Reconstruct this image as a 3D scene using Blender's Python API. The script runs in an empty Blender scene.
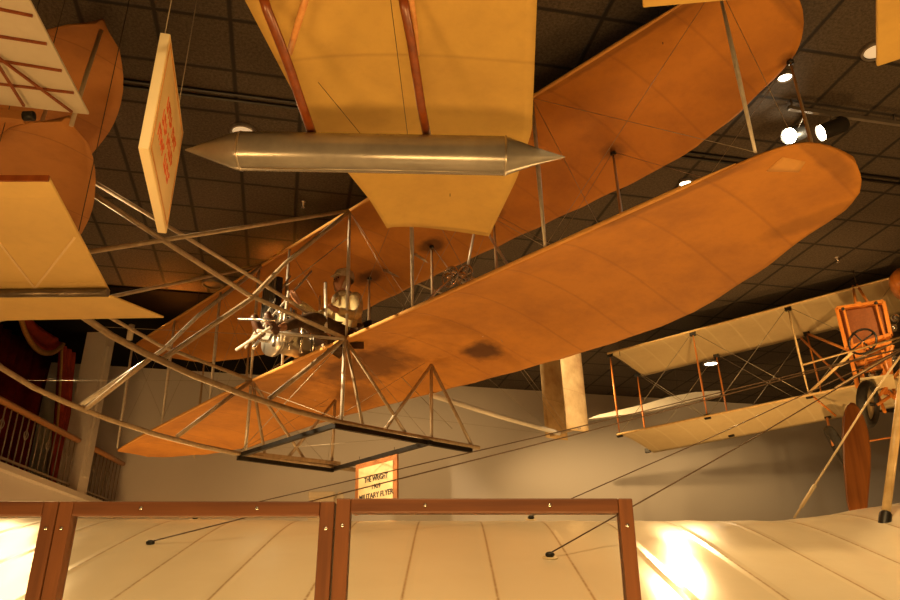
import bpy, bmesh, math, random
from mathutils import Vector, Matrix
random.seed(7)
C = bpy.context.scene.collection
SC = bpy.context.scene
PI = math.pi
EYE = 1.6
# ------------------------------------------------------------------ camera
FPX = 769.0
TH = math.atan(335/769.0)
cam = bpy.data.cameras.new('camera'); co = bpy.data.objects.new('camera', cam); C.objects.link(co)
cam.sensor_width = 36; cam.lens = 36*FPX/900; cam.clip_start = .05; cam.clip_end = 200
co.location = (0, 0, EYE); co.rotation_euler = (PI/2+TH, 0, 0); SC.camera = co
FW = Vector((0, math.cos(TH), math.sin(TH))); UP = Vector((0, -math.sin(TH), math.cos(TH))); RT = Vector((1, 0, 0))
O = Vector((0, 0, EYE))
def ray(px, py): return RT*((px-450)/FPX) - UP*((py-300)/FPX) + FW
def at_y(px, py, y): d = ray(px, py); return O + d*(y/d.y)          # point of the place at depth y
def at_z(px, py, z): d = ray(px, py); return O + d*((z-EYE)/d.z)
def at_x(px, py, x): d = ray(px, py); return O + d*(x/d.x)
def at_plane(px, py, p, n):
    d = ray(px, py); return O + d*((p-O).dot(n)/d.dot(n))

# ------------------------------------------------------------------ materials
def nodes(name):
    m = bpy.data.materials.new(name); m.use_nodes = True
    nt = m.node_tree; b = nt.nodes['Principled BSDF']
    return m, nt, b
def N(nt, t, **kw):
    n = nt.nodes.new(t)
    for k, v in kw.items():
        if k.startswith('i_'): n.inputs[int(k[2:]) if k[2:].isdigit() else k[2:]].default_value = v
        else: setattr(n, k, v)
    return n
def math_(nt, op, a, b=None, clamp=False):
    n = nt.nodes.new('ShaderNodeMath'); n.operation = op; n.use_clamp = clamp
    for i, v in enumerate((a, b)):
        if v is None: continue
        if isinstance(v, (int, float)): n.inputs[i].default_value = v
        else: nt.links.new(v, n.inputs[i])
    return n.outputs[0]
def mixc(nt, fac, a, b):
    n = nt.nodes.new('ShaderNodeMix'); n.data_type = 'RGBA'
    for i, v in ((0, fac), (6, a), (7, b)):
        if isinstance(v, (int, float)): n.inputs[i].default_value = v
        elif isinstance(v, tuple): n.inputs[i].default_value = v if len(v) == 4 else v+(1,)
        else: nt.links.new(v, n.inputs[i])
    return n.outputs[2]
def coords(nt):
    t = nt.nodes.new('ShaderNodeTexCoord'); s = nt.nodes.new('ShaderNodeSeparateXYZ')
    nt.links.new(t.outputs['Object'], s.inputs[0]); return t.outputs['Object'], s.outputs
def noise(nt, vec, scale, detail=4, rough=.6):
    n = N(nt, 'ShaderNodeTexNoise'); n.inputs['Scale'].default_value = scale; n.inputs['Detail'].default_value = detail
    n.inputs['Roughness'].default_value = rough; nt.links.new(vec, n.inputs['Vector']); return n.outputs['Fac']
def ramp(nt, fac, lo, hi):
    n = N(nt, 'ShaderNodeMapRange'); n.inputs[1].default_value = lo; n.inputs[2].default_value = hi
    n.clamp = True; nt.links.new(fac, n.inputs[0]); return n.outputs[0]
def bump(nt, b, h, strength, dist=.01):
    n = N(nt, 'ShaderNodeBump'); n.inputs['Strength'].default_value = strength; n.inputs['Distance'].default_value = dist
    nt.links.new(h, n.inputs['Height']); nt.links.new(n.outputs[0], b.inputs['Normal'])
def plain(name, col, rough=.5, metal=0, var=.15, scale=8, bmp=0):
    m, nt, b = nodes(name); v, _ = coords(nt)
    f = noise(nt, v, scale)
    c = mixc(nt, ramp(nt, f, .35, .7), tuple(x*(1-var) for x in col), tuple(min(1, x*(1+var)) for x in col))
    nt.links.new(c, b.inputs['Base Color']); b.inputs['Roughness'].default_value = rough; b.inputs['Metallic'].default_value = metal
    if rough >= .9: b.inputs['Specular IOR Level'].default_value = .05
    if bmp: bump(nt, b, f, bmp)
    return m
def wood(name, c1, c2, rough=.4, axis=2, scale=6):
    m, nt, b = nodes(name); v, _ = coords(nt)
    mp = N(nt, 'ShaderNodeMapping'); s = [18.0, 18.0, 18.0]; s[axis] = 1.2
    mp.inputs['Scale'].default_value = s; nt.links.new(v, mp.inputs[0])
    f = noise(nt, mp.outputs[0], scale/6, 6)
    nt.links.new(mixc(nt, ramp(nt, f, .3, .7), c1, c2), b.inputs['Base Color'])
    b.inputs['Roughness'].default_value = rough; b.inputs['Coat Weight'].default_value = .2 if rough < .5 else 0
    return m
def seam_line(nt, co_, spacing, width, wob=None):
    x = math_(nt, 'DIVIDE', co_, spacing)
    if wob is not None: x = math_(nt, 'ADD', x, wob)
    f = math_(nt, 'FRACT', x); d = math_(nt, 'ABSOLUTE', math_(nt, 'SUBTRACT', f, .5))
    return math_(nt, 'SUBTRACT', 1, math_(nt, 'DIVIDE', d, width/spacing), clamp=True)
def fabric(name, col, dark, axis=1, spacing=.66, width=.02, seam=.4, stain=.35, trans=.0, rough=.75, spots=(), seamcol=None):
    m, nt, b = nodes(name); v, xyz = coords(nt)
    f = noise(nt, v, 1.6, 6, .65); g = noise(nt, v, 14, 4)
    c = mixc(nt, math_(nt, 'MULTIPLY', ramp(nt, f, .42, .72), stain), col, dark)
    c = mixc(nt, math_(nt, 'MULTIPLY', ramp(nt, g, .5, .8), .15), c, dark)
    s = seam_line(nt, xyz[axis], spacing, width)
    c = mixc(nt, math_(nt, 'MULTIPLY', s, seam), c, seamcol or dark)
    for (cx, cy, rx, ry, amt) in spots:                     # oil stains soaked into the cloth
        dx = math_(nt, 'DIVIDE', math_(nt, 'SUBTRACT', xyz[0], cx), rx); dy = math_(nt, 'DIVIDE', math_(nt, 'SUBTRACT', xyz[1], cy), ry)
        d = math_(nt, 'SQRT', math_(nt, 'ADD', math_(nt, 'MULTIPLY', dx, dx), math_(nt, 'MULTIPLY', dy, dy)))
        d = math_(nt, 'ADD', d, math_(nt, 'MULTIPLY', math_(nt, 'SUBTRACT', noise(nt, v, 5, 5), .5), 1.1))
        k = math_(nt, 'MULTIPLY', math_(nt, 'SUBTRACT', 1, ramp(nt, d, .55, 1.1)), amt)
        c = mixc(nt, k, c, tuple(x*.35 for x in dark))
    nt.links.new(c, b.inputs['Base Color']); b.inputs['Roughness'].default_value = rough
    bump(nt, b, math_(nt, 'ADD', math_(nt, 'MULTIPLY', s, .6), math_(nt, 'MULTIPLY', g, .15)), .35, .012)
    if trans:
        t = N(nt, 'ShaderNodeBsdfTranslucent'); nt.links.new(c, t.inputs[0])
        mx = N(nt, 'ShaderNodeMixShader'); mx.inputs[0].default_value = trans
        nt.links.new(b.outputs[0], mx.inputs[1]); nt.links.new(t.outputs[0], mx.inputs[2])
        nt.links.new(mx.outputs[0], nt.nodes['Material Output'].inputs[0])
    return m
def emit(name, col, s):
    m, nt, b = nodes(name); b.inputs['Base Color'].default_value = (.9, .9, .9, 1)
    b.inputs['Emission Color'].default_value = col+(1,); b.inputs['Emission Strength'].default_value = s
    return m
M = {}
M['wing'] = fabric('aged_orange_muslin', (.58, .24, .03), (.25, .085, .02), 1, .62, .022, .28, .5,
                   spots=[(-1.32, 1.3, .22, .26, .9), (-.75, -.1, .5, .8, .75), (-.4, -1.6, .5, .9, .35), (-1.3, -.9, .35, .5, .5), (-.05, 4.4, .09, .8, .4), (-.5, 5.33, .5, .09, .35), (-1.2, 4.9, .1, .5, .3)])
M['patch'] = fabric('pale_orange_patch', (.70, .36, .09), (.5, .2, .05), 1, 3, .01, 0, .3)
M['upwing'] = fabric('aged_orange_muslin_upper', (.56, .225, .028), (.25, .085, .02), 1, .62, .022, .28, .5,
                   spots=[(-1.24, .6, .14, .22, .8), (-1.24, -.6, .14, .3, .8), (-1.24, 1.63, .12, .14, .6), (-1.24, 3.25, .12, .14, .5), (-1.24, 5.04, .1, .1, .5), (-.04, 4.2, .07, .9, .5), (-.6, 5.28, .5, .08, .35)])
M['vane'] = fabric('elevator_muslin', (.48, .20, .045), (.22, .08, .02), 1, .9, .012, .5, .6)
M['rud'] = fabric('rudder_muslin', (.74, .55, .28), (.3, .13, .04), 2, .7, .01, .3, .8)
M['flap'] = fabric('cream_dope_cloth', (.72, .50, .17), (.46, .30, .12), 1, 1.0, .012, .0, .35, trans=.15)
M['boatwing'] = fabric('cream_wing_cloth', (.72, .48, .12), (.42, .23, .07), 1, 1.02, .022, .35, .45, trans=.2)
M['white'] = fabric('white_wing_cloth', (.70, .62, .48), (.5, .4, .26), 1, 2.0, .01, 0, .3, trans=.2)
M['curtiss'] = fabric('pale_cream_cloth', (.74, .60, .34), (.50, .36, .17), 1, .36, .022, .6, .3, seamcol=(.86, .74, .48))  # lighter rib lines paint in light showing through the cloth
M['dullwood'] = wood('weathered_spruce', (.34, .25, .15), (.50, .38, .24), .45, 2)
M['silver'] = plain('silver_painted_strut', (.66, .60, .50), .3, .15, .12, 20)
M['chrome'] = plain('bright_metal', (.75, .72, .66), .22, .95, .1, 20)
M['dark'] = plain('black_iron', (.02, .017, .014), .45, .3, .3, 12)
M['cable'] = plain('steel_wire', (.35, .29, .2), .4, .6, .1, 20)
M['darkcable'] = plain('dark_wire', (.06, .04, .025), .5, .3, .1, 20)
M['brownwire'] = plain('brown_wire', (.12, .07, .035), .5, .3, .1, 20)
M['floatmetal'] = plain('dull_grey_float_metal', (.34, .32, .29), .25, .45, .15, 5)
M['darktin'] = plain('dark_tarnished_tube', (.16, .12, .08), .35, .6, .2, 10)
M['redwood'] = wood('varnished_red_wood', (.16, .035, .008), (.30, .075, .015), .3, 2)
M['lightwood'] = wood('varnished_light_wood', (.65, .27, .07), (.85, .45, .16), .3, 2)
M['frame'] = wood('cherry_frame_wood', (.075, .024, .007), (.17, .06, .017), .5, 0)
M['framev'] = wood('cherry_post_wood', (.075, .024, .007), (.17, .06, .017), .5, 2)
M['prop'] = wood('propeller_walnut', (.15, .045, .01), (.33, .115, .025), .3, 2, 5)
M['tin'] = plain('brushed_tin', (.50, .45, .38), .3, .85, .12, 6)
M['bamboo'] = wood('bamboo', (.62, .40, .16), (.80, .58, .28), .4, 0)
M['orange'] = wood('orange_varnished_wood', (.50, .15, .02), (.66, .24, .04), .3, 2)
M['orangedark'] = wood('orange_strut_wood', (.40, .12, .02), (.58, .2, .04), .3, 2)
M['radcore'] = plain('copper_radiator_core', (.24, .075, .018), .5, .2, .12, 40)
M['rubber'] = plain('black_tyre_rubber', (.03, .026, .022), .7, 0, .3, 30)
M['rim'] = plain('cream_wheel_disc', (.7, .55, .32), .5)
M['jacket'] = plain('khaki_canvas', (.62, .47, .22), .85, 0, .25, 18, .3)
M['trousers'] = plain('brown_wool', (.085, .05, .028), .9, 0, .3, 18)
M['skin'] = plain('tanned_skin', (.42, .19, .09), .55, 0, .1, 12)
M['lips'] = plain('dark_lips', (.22, .07, .04), .6)
M['leather'] = plain('brown_leather', (.10, .042, .022), .4, 0, .3, 14)
M['cap'] = plain('tan_cap_cloth', (.50, .40, .26), .85, 0, .2, 20)
M['eye'] = plain('dark_eye', (.02, .015, .01), .2)
M['board'] = plain('cream_sign_board', (.78, .58, .28), .6, 0, .08, 3)
M['boardedge'] = plain('pale_board_edge', (.85, .72, .45), .6, 0, .05, 3)
M['redink'] = plain('red_lettering', (.62, .11, .02), .6, 0, .1)
M['redborder'] = plain('orange_border_paint', (.60, .28, .07), .6, 0, .15)
M['ink'] = plain('blue_black_lettering', (.02, .022, .03), .6)
M['signbrown'] = plain('brown_sign_border', (.42, .16, .045), .6, 0, .35, 6)
M['parchment'] = plain('parchment_sign', (.80, .60, .32), .6, 0, .12, 5)
M['curtain'] = plain('red_velvet', (.13, .012, .006), .9, 0, .3, 5)
M['drape'] = plain('bright_red_velvet', (.34, .035, .01), .85, 0, .3, 5)
M['redwall'] = plain('red_painted_plaster', (.25, .04, .014), .7, 0, .12, 2)
M['gold'] = plain('gold_fringe', (.50, .27, .07), .6, 0, .2, 40)
M['plaster'] = plain('pale_column_plaster', (.52, .45, .38), .7, 0, .06, 2)
M['iron'] = plain('grey_iron_baluster', (.30, .24, .18), .5, .3, .1)
M['handrail'] = wood('handrail_wood', (.30, .12, .035), (.46, .2, .06), .35, 1)
M['lampblack'] = plain('lamp_housing_black', (.035, .03, .025), .4, .3, .1)
M['railgrey'] = plain('track_rail_grey', (.22, .19, .16), .5, .4, .1)
M['lampon'] = emit('lit_lamp_face', (1, .86, .58), 60)
M['downlight'] = emit('lit_downlight', (1, .85, .6), 14)
M['dimlight'] = emit('dim_downlight', (1, .72, .4), .35)
M['palewhite'] = plain('pale_vane_and_lit_boom_white', (.8, .75, .66), .4, 0, .05)
M['stone'] = plain('white_pedestal_paint', (.6, .5, .36), .6, 0, .05)

# wall paint
m, nt, b = nodes('grey_beige_wall'); v, xyz = coords(nt)
f = noise(nt, v, .35, 3); nt.links.new(mixc(nt, f, (.53, .475, .43), (.60, .545, .49)), b.inputs['Base Color']); b.inputs['Roughness'].default_value = .8
bump(nt, b, noise(nt, v, 60, 3), .08, .004); M['wall'] = m
# carpet
m, nt, b = nodes('brown_carpet'); v, xyz = coords(nt)
f = noise(nt, v, 90, 3); nt.links.new(mixc(nt, f, (.16, .10, .06), (.26, .17, .1)), b.inputs['Base Color']); b.inputs['Roughness'].default_value = .95
M['carpet'] = m
# ceiling tiles
m, nt, b = nodes('dark_acoustic_tiles'); v, xyz = coords(nt)
l1 = seam_line(nt, xyz[0], .62, .028); l2 = seam_line(nt, xyz[1], .66, .028)
line = math_(nt, 'MULTIPLY', math_(nt, 'MAXIMUM', l1, l2), 1.6, clamp=True)
pores = noise(nt, v, 38, 4, .8)
c = mixc(nt, ramp(nt, pores, .38, .62), (.05, .037, .026), (.115, .088, .062))
c = mixc(nt, line, c, (.018, .013, .01)); nt.links.new(c, b.inputs['Base Color']); b.inputs['Roughness'].default_value = .85
bump(nt, b, math_(nt, 'SUBTRACT', pores, math_(nt, 'MULTIPLY', line, 1.2)), .5, .012); M['ceil'] = m
M['void'] = plain('dark_void_black', (.006, .005, .004), .9)
# foreground glossy wing skin: ribs show as stitched tapes
m, nt, b = nodes('glossy_cream_wing_skin'); v, xyz = coords(nt)
s = seam_line(nt, xyz[0], .335, .008); s2 = seam_line(nt, xyz[0], .335, .03)
f = noise(nt, v, 2.2, 5); g = noise(nt, v, 45, 3)
c = mixc(nt, math_(nt, 'MULTIPLY', ramp(nt, f, .4, .75), .35), (.80, .70, .52), (.66, .54, .36))
c = mixc(nt, math_(nt, 'MULTIPLY', s2, .35), c, (.75, .62, .42))
st = math_(nt, 'MULTIPLY', s, ramp(nt, g, .25, .5)); c = mixc(nt, math_(nt, 'MULTIPLY', st, .8), c, (.30, .17, .07))
nt.links.new(c, b.inputs['Base Color']); b.inputs['Roughness'].default_value = .2; b.inputs['Specular IOR Level'].default_value = .5
bump(nt, b, math_(nt, 'ADD', math_(nt, 'MULTIPLY', s2, .7), math_(nt, 'MULTIPLY', f, .5)), .25, .012); M['mono'] = m
# glass
m, nt, b = nodes('barrier_glass'); b.inputs['Transmission Weight'].default_value = 1; b.inputs['Roughness'].default_value = .0; b.inputs['IOR'].default_value = 1.02
v, _ = coords(nt); sm = noise(nt, v, 3); nt.links.new(mixc(nt, sm, (.97, .96, .93), (.99, .985, .97)), b.inputs['Base Color']); M['glass'] = m

# ------------------------------------------------------------------ mesh helpers
class MB:
    def __init__(s): s.v = []; s.f = []; s.sm = []
    def add(s, vs, fs, smooth=False):
        o = len(s.v); s.v += [tuple(x) for x in vs]; s.f += [tuple(i+o for i in f) for f in fs]; s.sm += [smooth]*len(fs); return s
    def box(s, c, d, rot=None):
        c = Vector(c); vs = []
        for x in (-1, 1):
            for y in (-1, 1):
                for z in (-1, 1):
                    p = Vector((x*d[0]/2, y*d[1]/2, z*d[2]/2)); vs.append(c+(rot@p if rot else p))
        return s.add(vs, [(0, 1, 3, 2), (4, 6, 7, 5), (0, 4, 5, 1), (2, 3, 7, 6), (0, 2, 6, 4), (1, 5, 7, 3)])
    def tube(s, pts, r, seg=8, flat=1.0, up=None, smooth=True):
        pts = [Vector(p) for p in pts]; n = len(pts); rs = r if isinstance(r, (list, tuple)) else [r]*n
        vs = []; fs = []; prev = None
        for i, p in enumerate(pts):
            t = (pts[min(i+1, n-1)]-pts[max(i-1, 0)]).normalized()
            if prev is None:
                a = Vector(up) if up else (Vector((0, 0, 1)) if abs(t.z) < .9 else Vector((1, 0, 0)))
            else: a = prev
            a = (a-t*a.dot(t)).normalized(); bb = t.cross(a); prev = a
            for k in range(seg):
                w = 2*PI*k/seg; vs.append(p+a*(math.cos(w)*rs[i])+bb*(math.sin(w)*rs[i]*flat))
        for i in range(n-1):
            for k in range(seg):
                k2 = (k+1) % seg; fs.append((i*seg+k, i*seg+k2, (i+1)*seg+k2, (i+1)*seg+k))
        s.add(vs, fs, smooth); o = len(s.v)-len(vs)
        s.f += [tuple(o+k for k in range(seg))[::-1], tuple(o+(n-1)*seg+k for k in range(seg))]; s.sm += [False, False]
        return s
    def bar(s, a, b_, w, h, up=(0, 0, 1)):
        a = Vector(a); b_ = Vector(b_); t = (b_-a).normalized(); u = Vector(up); u = (u-t*u.dot(t)).normalized(); sd = t.cross(u)
        vs = []
        for p in (a, b_):
            for i, j in ((-1, -1), (1, -1), (1, 1), (-1, 1)): vs.append(p+sd*(i*w/2)+u*(j*h/2))
        return s.add(vs, [(0, 3, 2, 1), (4, 5, 6, 7), (0, 1, 5, 4), (1, 2, 6, 5), (2, 3, 7, 6), (3, 0, 4, 7)])
    def lathe(s, prof, a, axis, seg=24, smooth=True):
        a = Vector(a); t = Vector(axis).normalized(); u = Vector((0, 0, 1)) if abs(t.z) < .9 else Vector((1, 0, 0))
        u = (u-t*u.dot(t)).normalized(); w = t.cross(u); vs = []; fs = []; n = len(prof)
        for (h, r) in prof:
            for k in range(seg):
                q = 2*PI*k/seg; vs.append(a+t*h+u*(r*math.cos(q))+w*(r*math.sin(q)))
        for i in range(n-1):
            for k in range(seg):
                k2 = (k+1) % seg; fs.append((i*seg+k, i*seg+k2, (i+1)*seg+k2, (i+1)*seg+k))
        return s.add(vs, fs, smooth)
    def torus(s, c, axis, R, r, seg=32, sec=8, flat=1.0):
        c = Vector(c); t = Vector(axis).normalized(); u = Vector((0, 0, 1)) if abs(t.z) < .9 else Vector((1, 0, 0))
        u = (u-t*u.dot(t)).normalized(); w = t.cross(u); vs = []; fs = []
        for i in range(seg):
            q = 2*PI*i/seg; d = u*math.cos(q)+w*math.sin(q)
            for k in range(sec):
                e = 2*PI*k/sec; vs.append(c+d*(R+r*math.cos(e))+t*(r*flat*math.sin(e)))
        for i in range(seg):
            for k in range(sec):
                i2 = (i+1) % seg; k2 = (k+1) % sec; fs.append((i*sec+k, i2*sec+k, i2*sec+k2, i*sec+k2))
        return s.add(vs, fs, True)
    def prism(s, poly, ext):
        n = len(poly); e = Vector(ext); vs = [Vector(p) for p in poly]+[Vector(p)+e for p in poly]
        return s.add(vs, [tuple(range(n))[::-1], tuple(range(n, 2*n))]+[(i, (i+1) % n, n+(i+1) % n, n+i) for i in range(n)])
    def ball(s, c, r, seg=14, sc=(1, 1, 1)):
        vs = []; fs = []; R = seg//2
        for i in range(R+1):
            a = PI*i/R
            for k in range(seg):
                q = 2*PI*k/seg; vs.append((c[0]+r*sc[0]*math.sin(a)*math.cos(q), c[1]+r*sc[1]*math.sin(a)*math.sin(q), c[2]+r*sc[2]*math.cos(a)))
        for i in range(R):
            for k in range(seg):
                k2 = (k+1) % seg; fs.append((i*seg+k, (i+1)*seg+k, (i+1)*seg+k2, i*seg+k2))
        return s.add(vs, fs, True)
    def shell(s, top, bot, smooth=True):
        """two equal grids (rows of points) joined at their borders into a closed skin"""
        nr = len(top); nc = len(top[0]); vs = [p for r in top for p in r]+[p for r in bot for p in r]; fs = []; o = nr*nc
        for i in range(nr-1):
            for j in range(nc-1):
                a = i*nc+j; fs.append((a, a+1, a+nc+1, a+nc)); fs.append((o+a, o+a+nc, o+a+nc+1, o+a+1))
        for i in range(nr-1):
            for j in (0, nc-1):
                a = i*nc+j; q = (a, a+nc, o+a+nc, o+a); fs.append(q if j == 0 else q[::-1])
        for j in range(nc-1):
            for i in (0, nr-1):
                a = i*nc+j; q = (a, o+a, o+a+1, a+1); fs.append(q if i == 0 else q[::-1])
        return s.add(vs, fs, smooth)
    def build(s, name, mat, parent=None, bevel=0):
        me = bpy.data.meshes.new(name); me.from_pydata(s.v, [], s.f); me.materials.append(mat)
        me.polygons.foreach_set('use_smooth', s.sm)
        bm = bmesh.new(); bm.from_mesh(me); bmesh.ops.remove_doubles(bm, verts=bm.verts, dist=1e-5)
        bmesh.ops.recalc_face_normals(bm, faces=bm.faces)
        if bevel: bmesh.ops.bevel(bm, geom=bm.edges[:], offset=bevel, segments=2, affect='EDGES', profile=.5)
        bm.to_mesh(me); bm.free(); me.update()
        o = bpy.data.objects.new(name, me); C.objects.link(o)
        if parent is not None: o.parent = parent
        return o
def tag(o, label, cat, group=None):
    o['label'] = label; o['category'] = cat
    if group: o['group'] = group
    return o
def empty(name, label, cat, loc=(0, 0, 0), mat=None, group=None):
    o = bpy.data.objects.new(name, None); C.objects.link(o); o.empty_display_size = .2
    if mat is not None: o.matrix_world = mat
    else: o.location = loc
    return tag(o, label, cat, group)
def lab(o, l): o['label'] = l; return o
def struct(o): o['kind'] = 'structure'; return o
def interp(x, tab):
    if x <= tab[0][0]: return tab[0][1]
    for (a, b_), (c, d) in zip(tab, tab[1:]):
        if x <= c:
            return b_+(d-b_)*(x-a)/(c-a)
    return tab[-1][1]
def smooth_tab(tab, n=40):
    xs = [tab[0][0]+(tab[-1][0]-tab[0][0])*i/n for i in range(n+1)]
    ys = [interp(x, tab) for x in xs]
    for _ in range(8): ys = [ys[0]]+[(ys[i-1]+2*ys[i]+ys[i+1])/4 for i in range(1, n)]+[ys[-1]]
    return list(zip(xs, ys))
def line(a, b_, r, mat, parent, name='bracing_wire'): return MB().tube([a, b_], r, 5).build(name, mat, parent)

# ------------------------------------------------------------------ the room
AZ = math.radians(11.7)
dA = Vector((-math.sin(AZ), math.cos(AZ), 0)); dB = Vector((math.cos(AZ), math.sin(AZ), 0))
HC = EYE+4.8
struct(MB().box((0, 0, -.1), (40, 44, .2)).build('floor', M['carpet'])).location = (1, 8, 0)
ce = struct(MB().box((0, 0, .1), (44, 44, .2)).build('ceiling', M['ceil'])); ce.location = (1, 8, HC); ce.rotation_euler = (0, 0, AZ)
W0 = Vector((0, 15.5, 0))
bw = struct(MB().box((0, 0, 0), (40, .3, HC)).build('wall_back', M['wall'])); bw.location = W0+dA*.15+Vector((0, 0, HC/2)); bw.rotation_euler = (0, 0, AZ)
struct(MB().box((14, 6, HC/2), (.3, 42, HC)).build('wall_right', M['wall']))
struct(MB().box((0, -9, HC/2), (34, .3, HC)).build('wall_front', M['wall']))
# black sheet standing in for the dark void over the far left
p1 = at_z(85, 285, HC); p2 = at_z(285, 300, HC)
bk = MB(); dd = dB; q0 = at_z(200, 292, HC)
poly = [q0-dd*6, q0+dd*2.2, q0+dd*2.2+dA*5.5, q0-dd*6+dA*5.5]
bk.prism([(p.x, p.y, HC-.03) for p in poly], (0, 0, .025)); struct(bk.build('ceiling_black', M['void']))
# double slot across the tiles, ceiling trim
for i, (a, c) in enumerate((((60, 74), (330, 104)), ((640, 148), (960, 189)))):
    pa = at_z(a[0], a[1], HC); pb = at_z(c[0], c[1], HC); d = pb-pa; d = dB*d.dot(dB)
    t = MB()
    for off in (-.045, .045): t.bar(pa+dA*off+Vector((0, 0, -.012)), pa+d+dA*off+Vector((0, 0, -.012)), .028, .024)
    struct(t.build('trim_%d' % (i+1), M['dark']))

# left side gallery
XL = -6.0
rail0 = at_x(0, 403, XL); rail1 = at_x(122, 460, XL); bot0 = at_x(0, 465, XL)
zr = (rail0.z+rail1.z)/2; zb = bot0.z; yend = 15.5-.207*6.0-.05
struct(MB().box((XL-.15, 5.3, zb/2-.04), (.3, 17.6, zb-.08)).build('wall_left', M['wall']))
struct(MB().box((XL-2.2, 5.3, zb-.14), (3.8, 17.6, .2)).build('floor_gallery', M['carpet']))
struct(MB().box((XL-.12, 5.3, zb-.04), (.5, 17.6, .08)).build('trim_3', M['plaster']))
struct(MB().box((XL-4.2, 5.3, HC/2), (.3, 17.6, HC)).build('wall_gallery', M['redwall']))
# column
ca = at_x(72, 480, XL); cb = at_x(94, 487, XL)
cy0 = min(ca.y, cb.y)-.05; cw = .34
cm = MB().box((XL-.06, ca.y+cw/2, (zb+HC)/2), (.34, cw, HC-zb))
cm.box((XL+.12, ca.y+cw/2, (zb+HC)/2), (.05, cw*.45, HC-zb-.5))
col = struct(cm.build('trim_4', M['plaster']))
# balustrade in two runs
def balustrade(y0, y1, n, label):
    r = empty('balustrade', label, 'railing', (XL-.02, y0, zb))
    L = y1-y0; h = zr-zb
    MB().tube([(0, 0, h), (0, L*.5, h), (0, L, h)], .045, 10, 1.25).build('handrail', M['handrail'], r)
    MB().box((0, L/2, .1), (.035, L, .03)).build('bottom_rail', M['iron'], r)
    for i in range(n):
        y = L*(i+.5)/n; mb = MB().tube([(0, y, 0), (0, y, h-.03)], .011, 6)
        if i % 4 == 2:
            for sgn in (-1, 1):
                mb.tube([(0, y, h*.55), (0, y+sgn*.05, h*.62), (0, y+sgn*.055, h*.67), (0, y, h*.74)], .008, 5)
        mb.build('baluster', M['iron'], r)
    return r
balustrade(5.2, ca.y-.02, 44, 'long wood-topped iron balustrade of the gallery left of the pale column')
balustrade(ca.y+cw+.02, yend-.05, 10, 'short wood-topped iron balustrade between the pale column and the far wall')
# curtains in the gallery
XC = XL-1.0
cA = at_x(-60, 380, XC).y; cB = at_x(52, 400, XC).y
def folds(y0, y1, z0, z1, x, n, amp, name, mat, label=None, cat='curtain', taper=None, rows=10, th=.02):
    F_ = []; B_ = []
    for i in range(rows+1):
        t = i/rows; z = z0+(z1-z0)*t; ra = []; rb = []
        for k in range(n*6+1):
            s_ = k/(n*6); a, b_ = (y0, y1) if not taper else taper(t)
            y = a+(b_-a)*s_; xx = x+amp*math.sin(s_*n*2*PI)+amp*.3*math.sin(s_*n*5.1+i*.4)
            ra.append((xx, y, z)); rb.append((xx-th, y, z))
        F_.append(ra); B_.append(rb)
    o = MB().shell(F_, B_).build(name, mat)
    return tag(o, label, cat) if label else o
zt = HC-.15
folds(cA-4.5, cB+.35, zb-.04, zt, XC-.35, 30, .05, 'stage_curtain', M['curtain'], 'dark red velvet curtain hanging behind the long gallery balustrade')
# swag with gold fringe
sw0 = at_x(8, 322, XC); sw1 = at_x(60, 340, XC); yc = (sw0.y+sw1.y)/2; half = (sw1.y-sw0.y)/2+.12; ztop = at_x(30, 292, XC).z; zlow = at_x(36, 352, XC).z
S1 = []; S2 = []
for i in range(15):
    t = i/14; ra = []; rb = []
    for k in range(25):
        s_ = -1+2*k/24; drop = (1-s_*s_)**.6
        z = ztop-(ztop-zlow)*t*drop-.02; y = yc+s_*half
        x = XC+.06+.04*math.sin(t*14*PI/2)*drop+.05*drop
        ra.append((x, y, z)); rb.append((x-.03, y, z-.004))
    S1.append(ra); S2.append(rb)
sw = tag(MB().shell(S1, S2).build('curtain_swag', M['drape']), 'draped red velvet swag with a gold fringe above the gallery curtain', 'curtain')
fr = [(p[0]+.01, p[1], p[2]) for p in S1[-1]]
MB().tube(fr, .04, 6, 1.3).build('fringe', M['gold'], sw)
def tp(t):
    a = at_x(50, 430, XC).y; b_ = at_x(66, 430, XC).y; c0 = at_x(50, 345, XC).y; c1 = at_x(72, 345, XC).y
    return (a+(c0-a)*t**1.2+.02, b_+(c1-b_)*t**1.2)
dr = folds(0, 1, at_x(58, 432, XC).z, ztop, XC+.05, 4, .045, 'side_drape', M['drape'], 'bright red gathered side drape with gold edging beside the pale column', taper=tp)
MB().tube([(XC+.1, tp(t/10)[0], at_x(58, 432, XC).z+(ztop-at_x(58, 432, XC).z)*t/10) for t in range(11)], .025, 6).build('gold_edging', M['gold'], dr)
# lower tail of the drape reaching the gallery floor
def tp2(t):
    a = at_x(50, 480, XC).y; b_ = at_x(64, 480, XC).y; return (a+(tp(0)[0]-a)*t, b_+(tp(0)[1]-b_)*t)
folds(0, 1, zb-.04, at_x(58, 432, XC).z-.005, XC+.05, 4, .04, 'lower_drape', M['drape'], 'lower end of the red side drape seen through the balustrade bars', taper=tp2)

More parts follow.
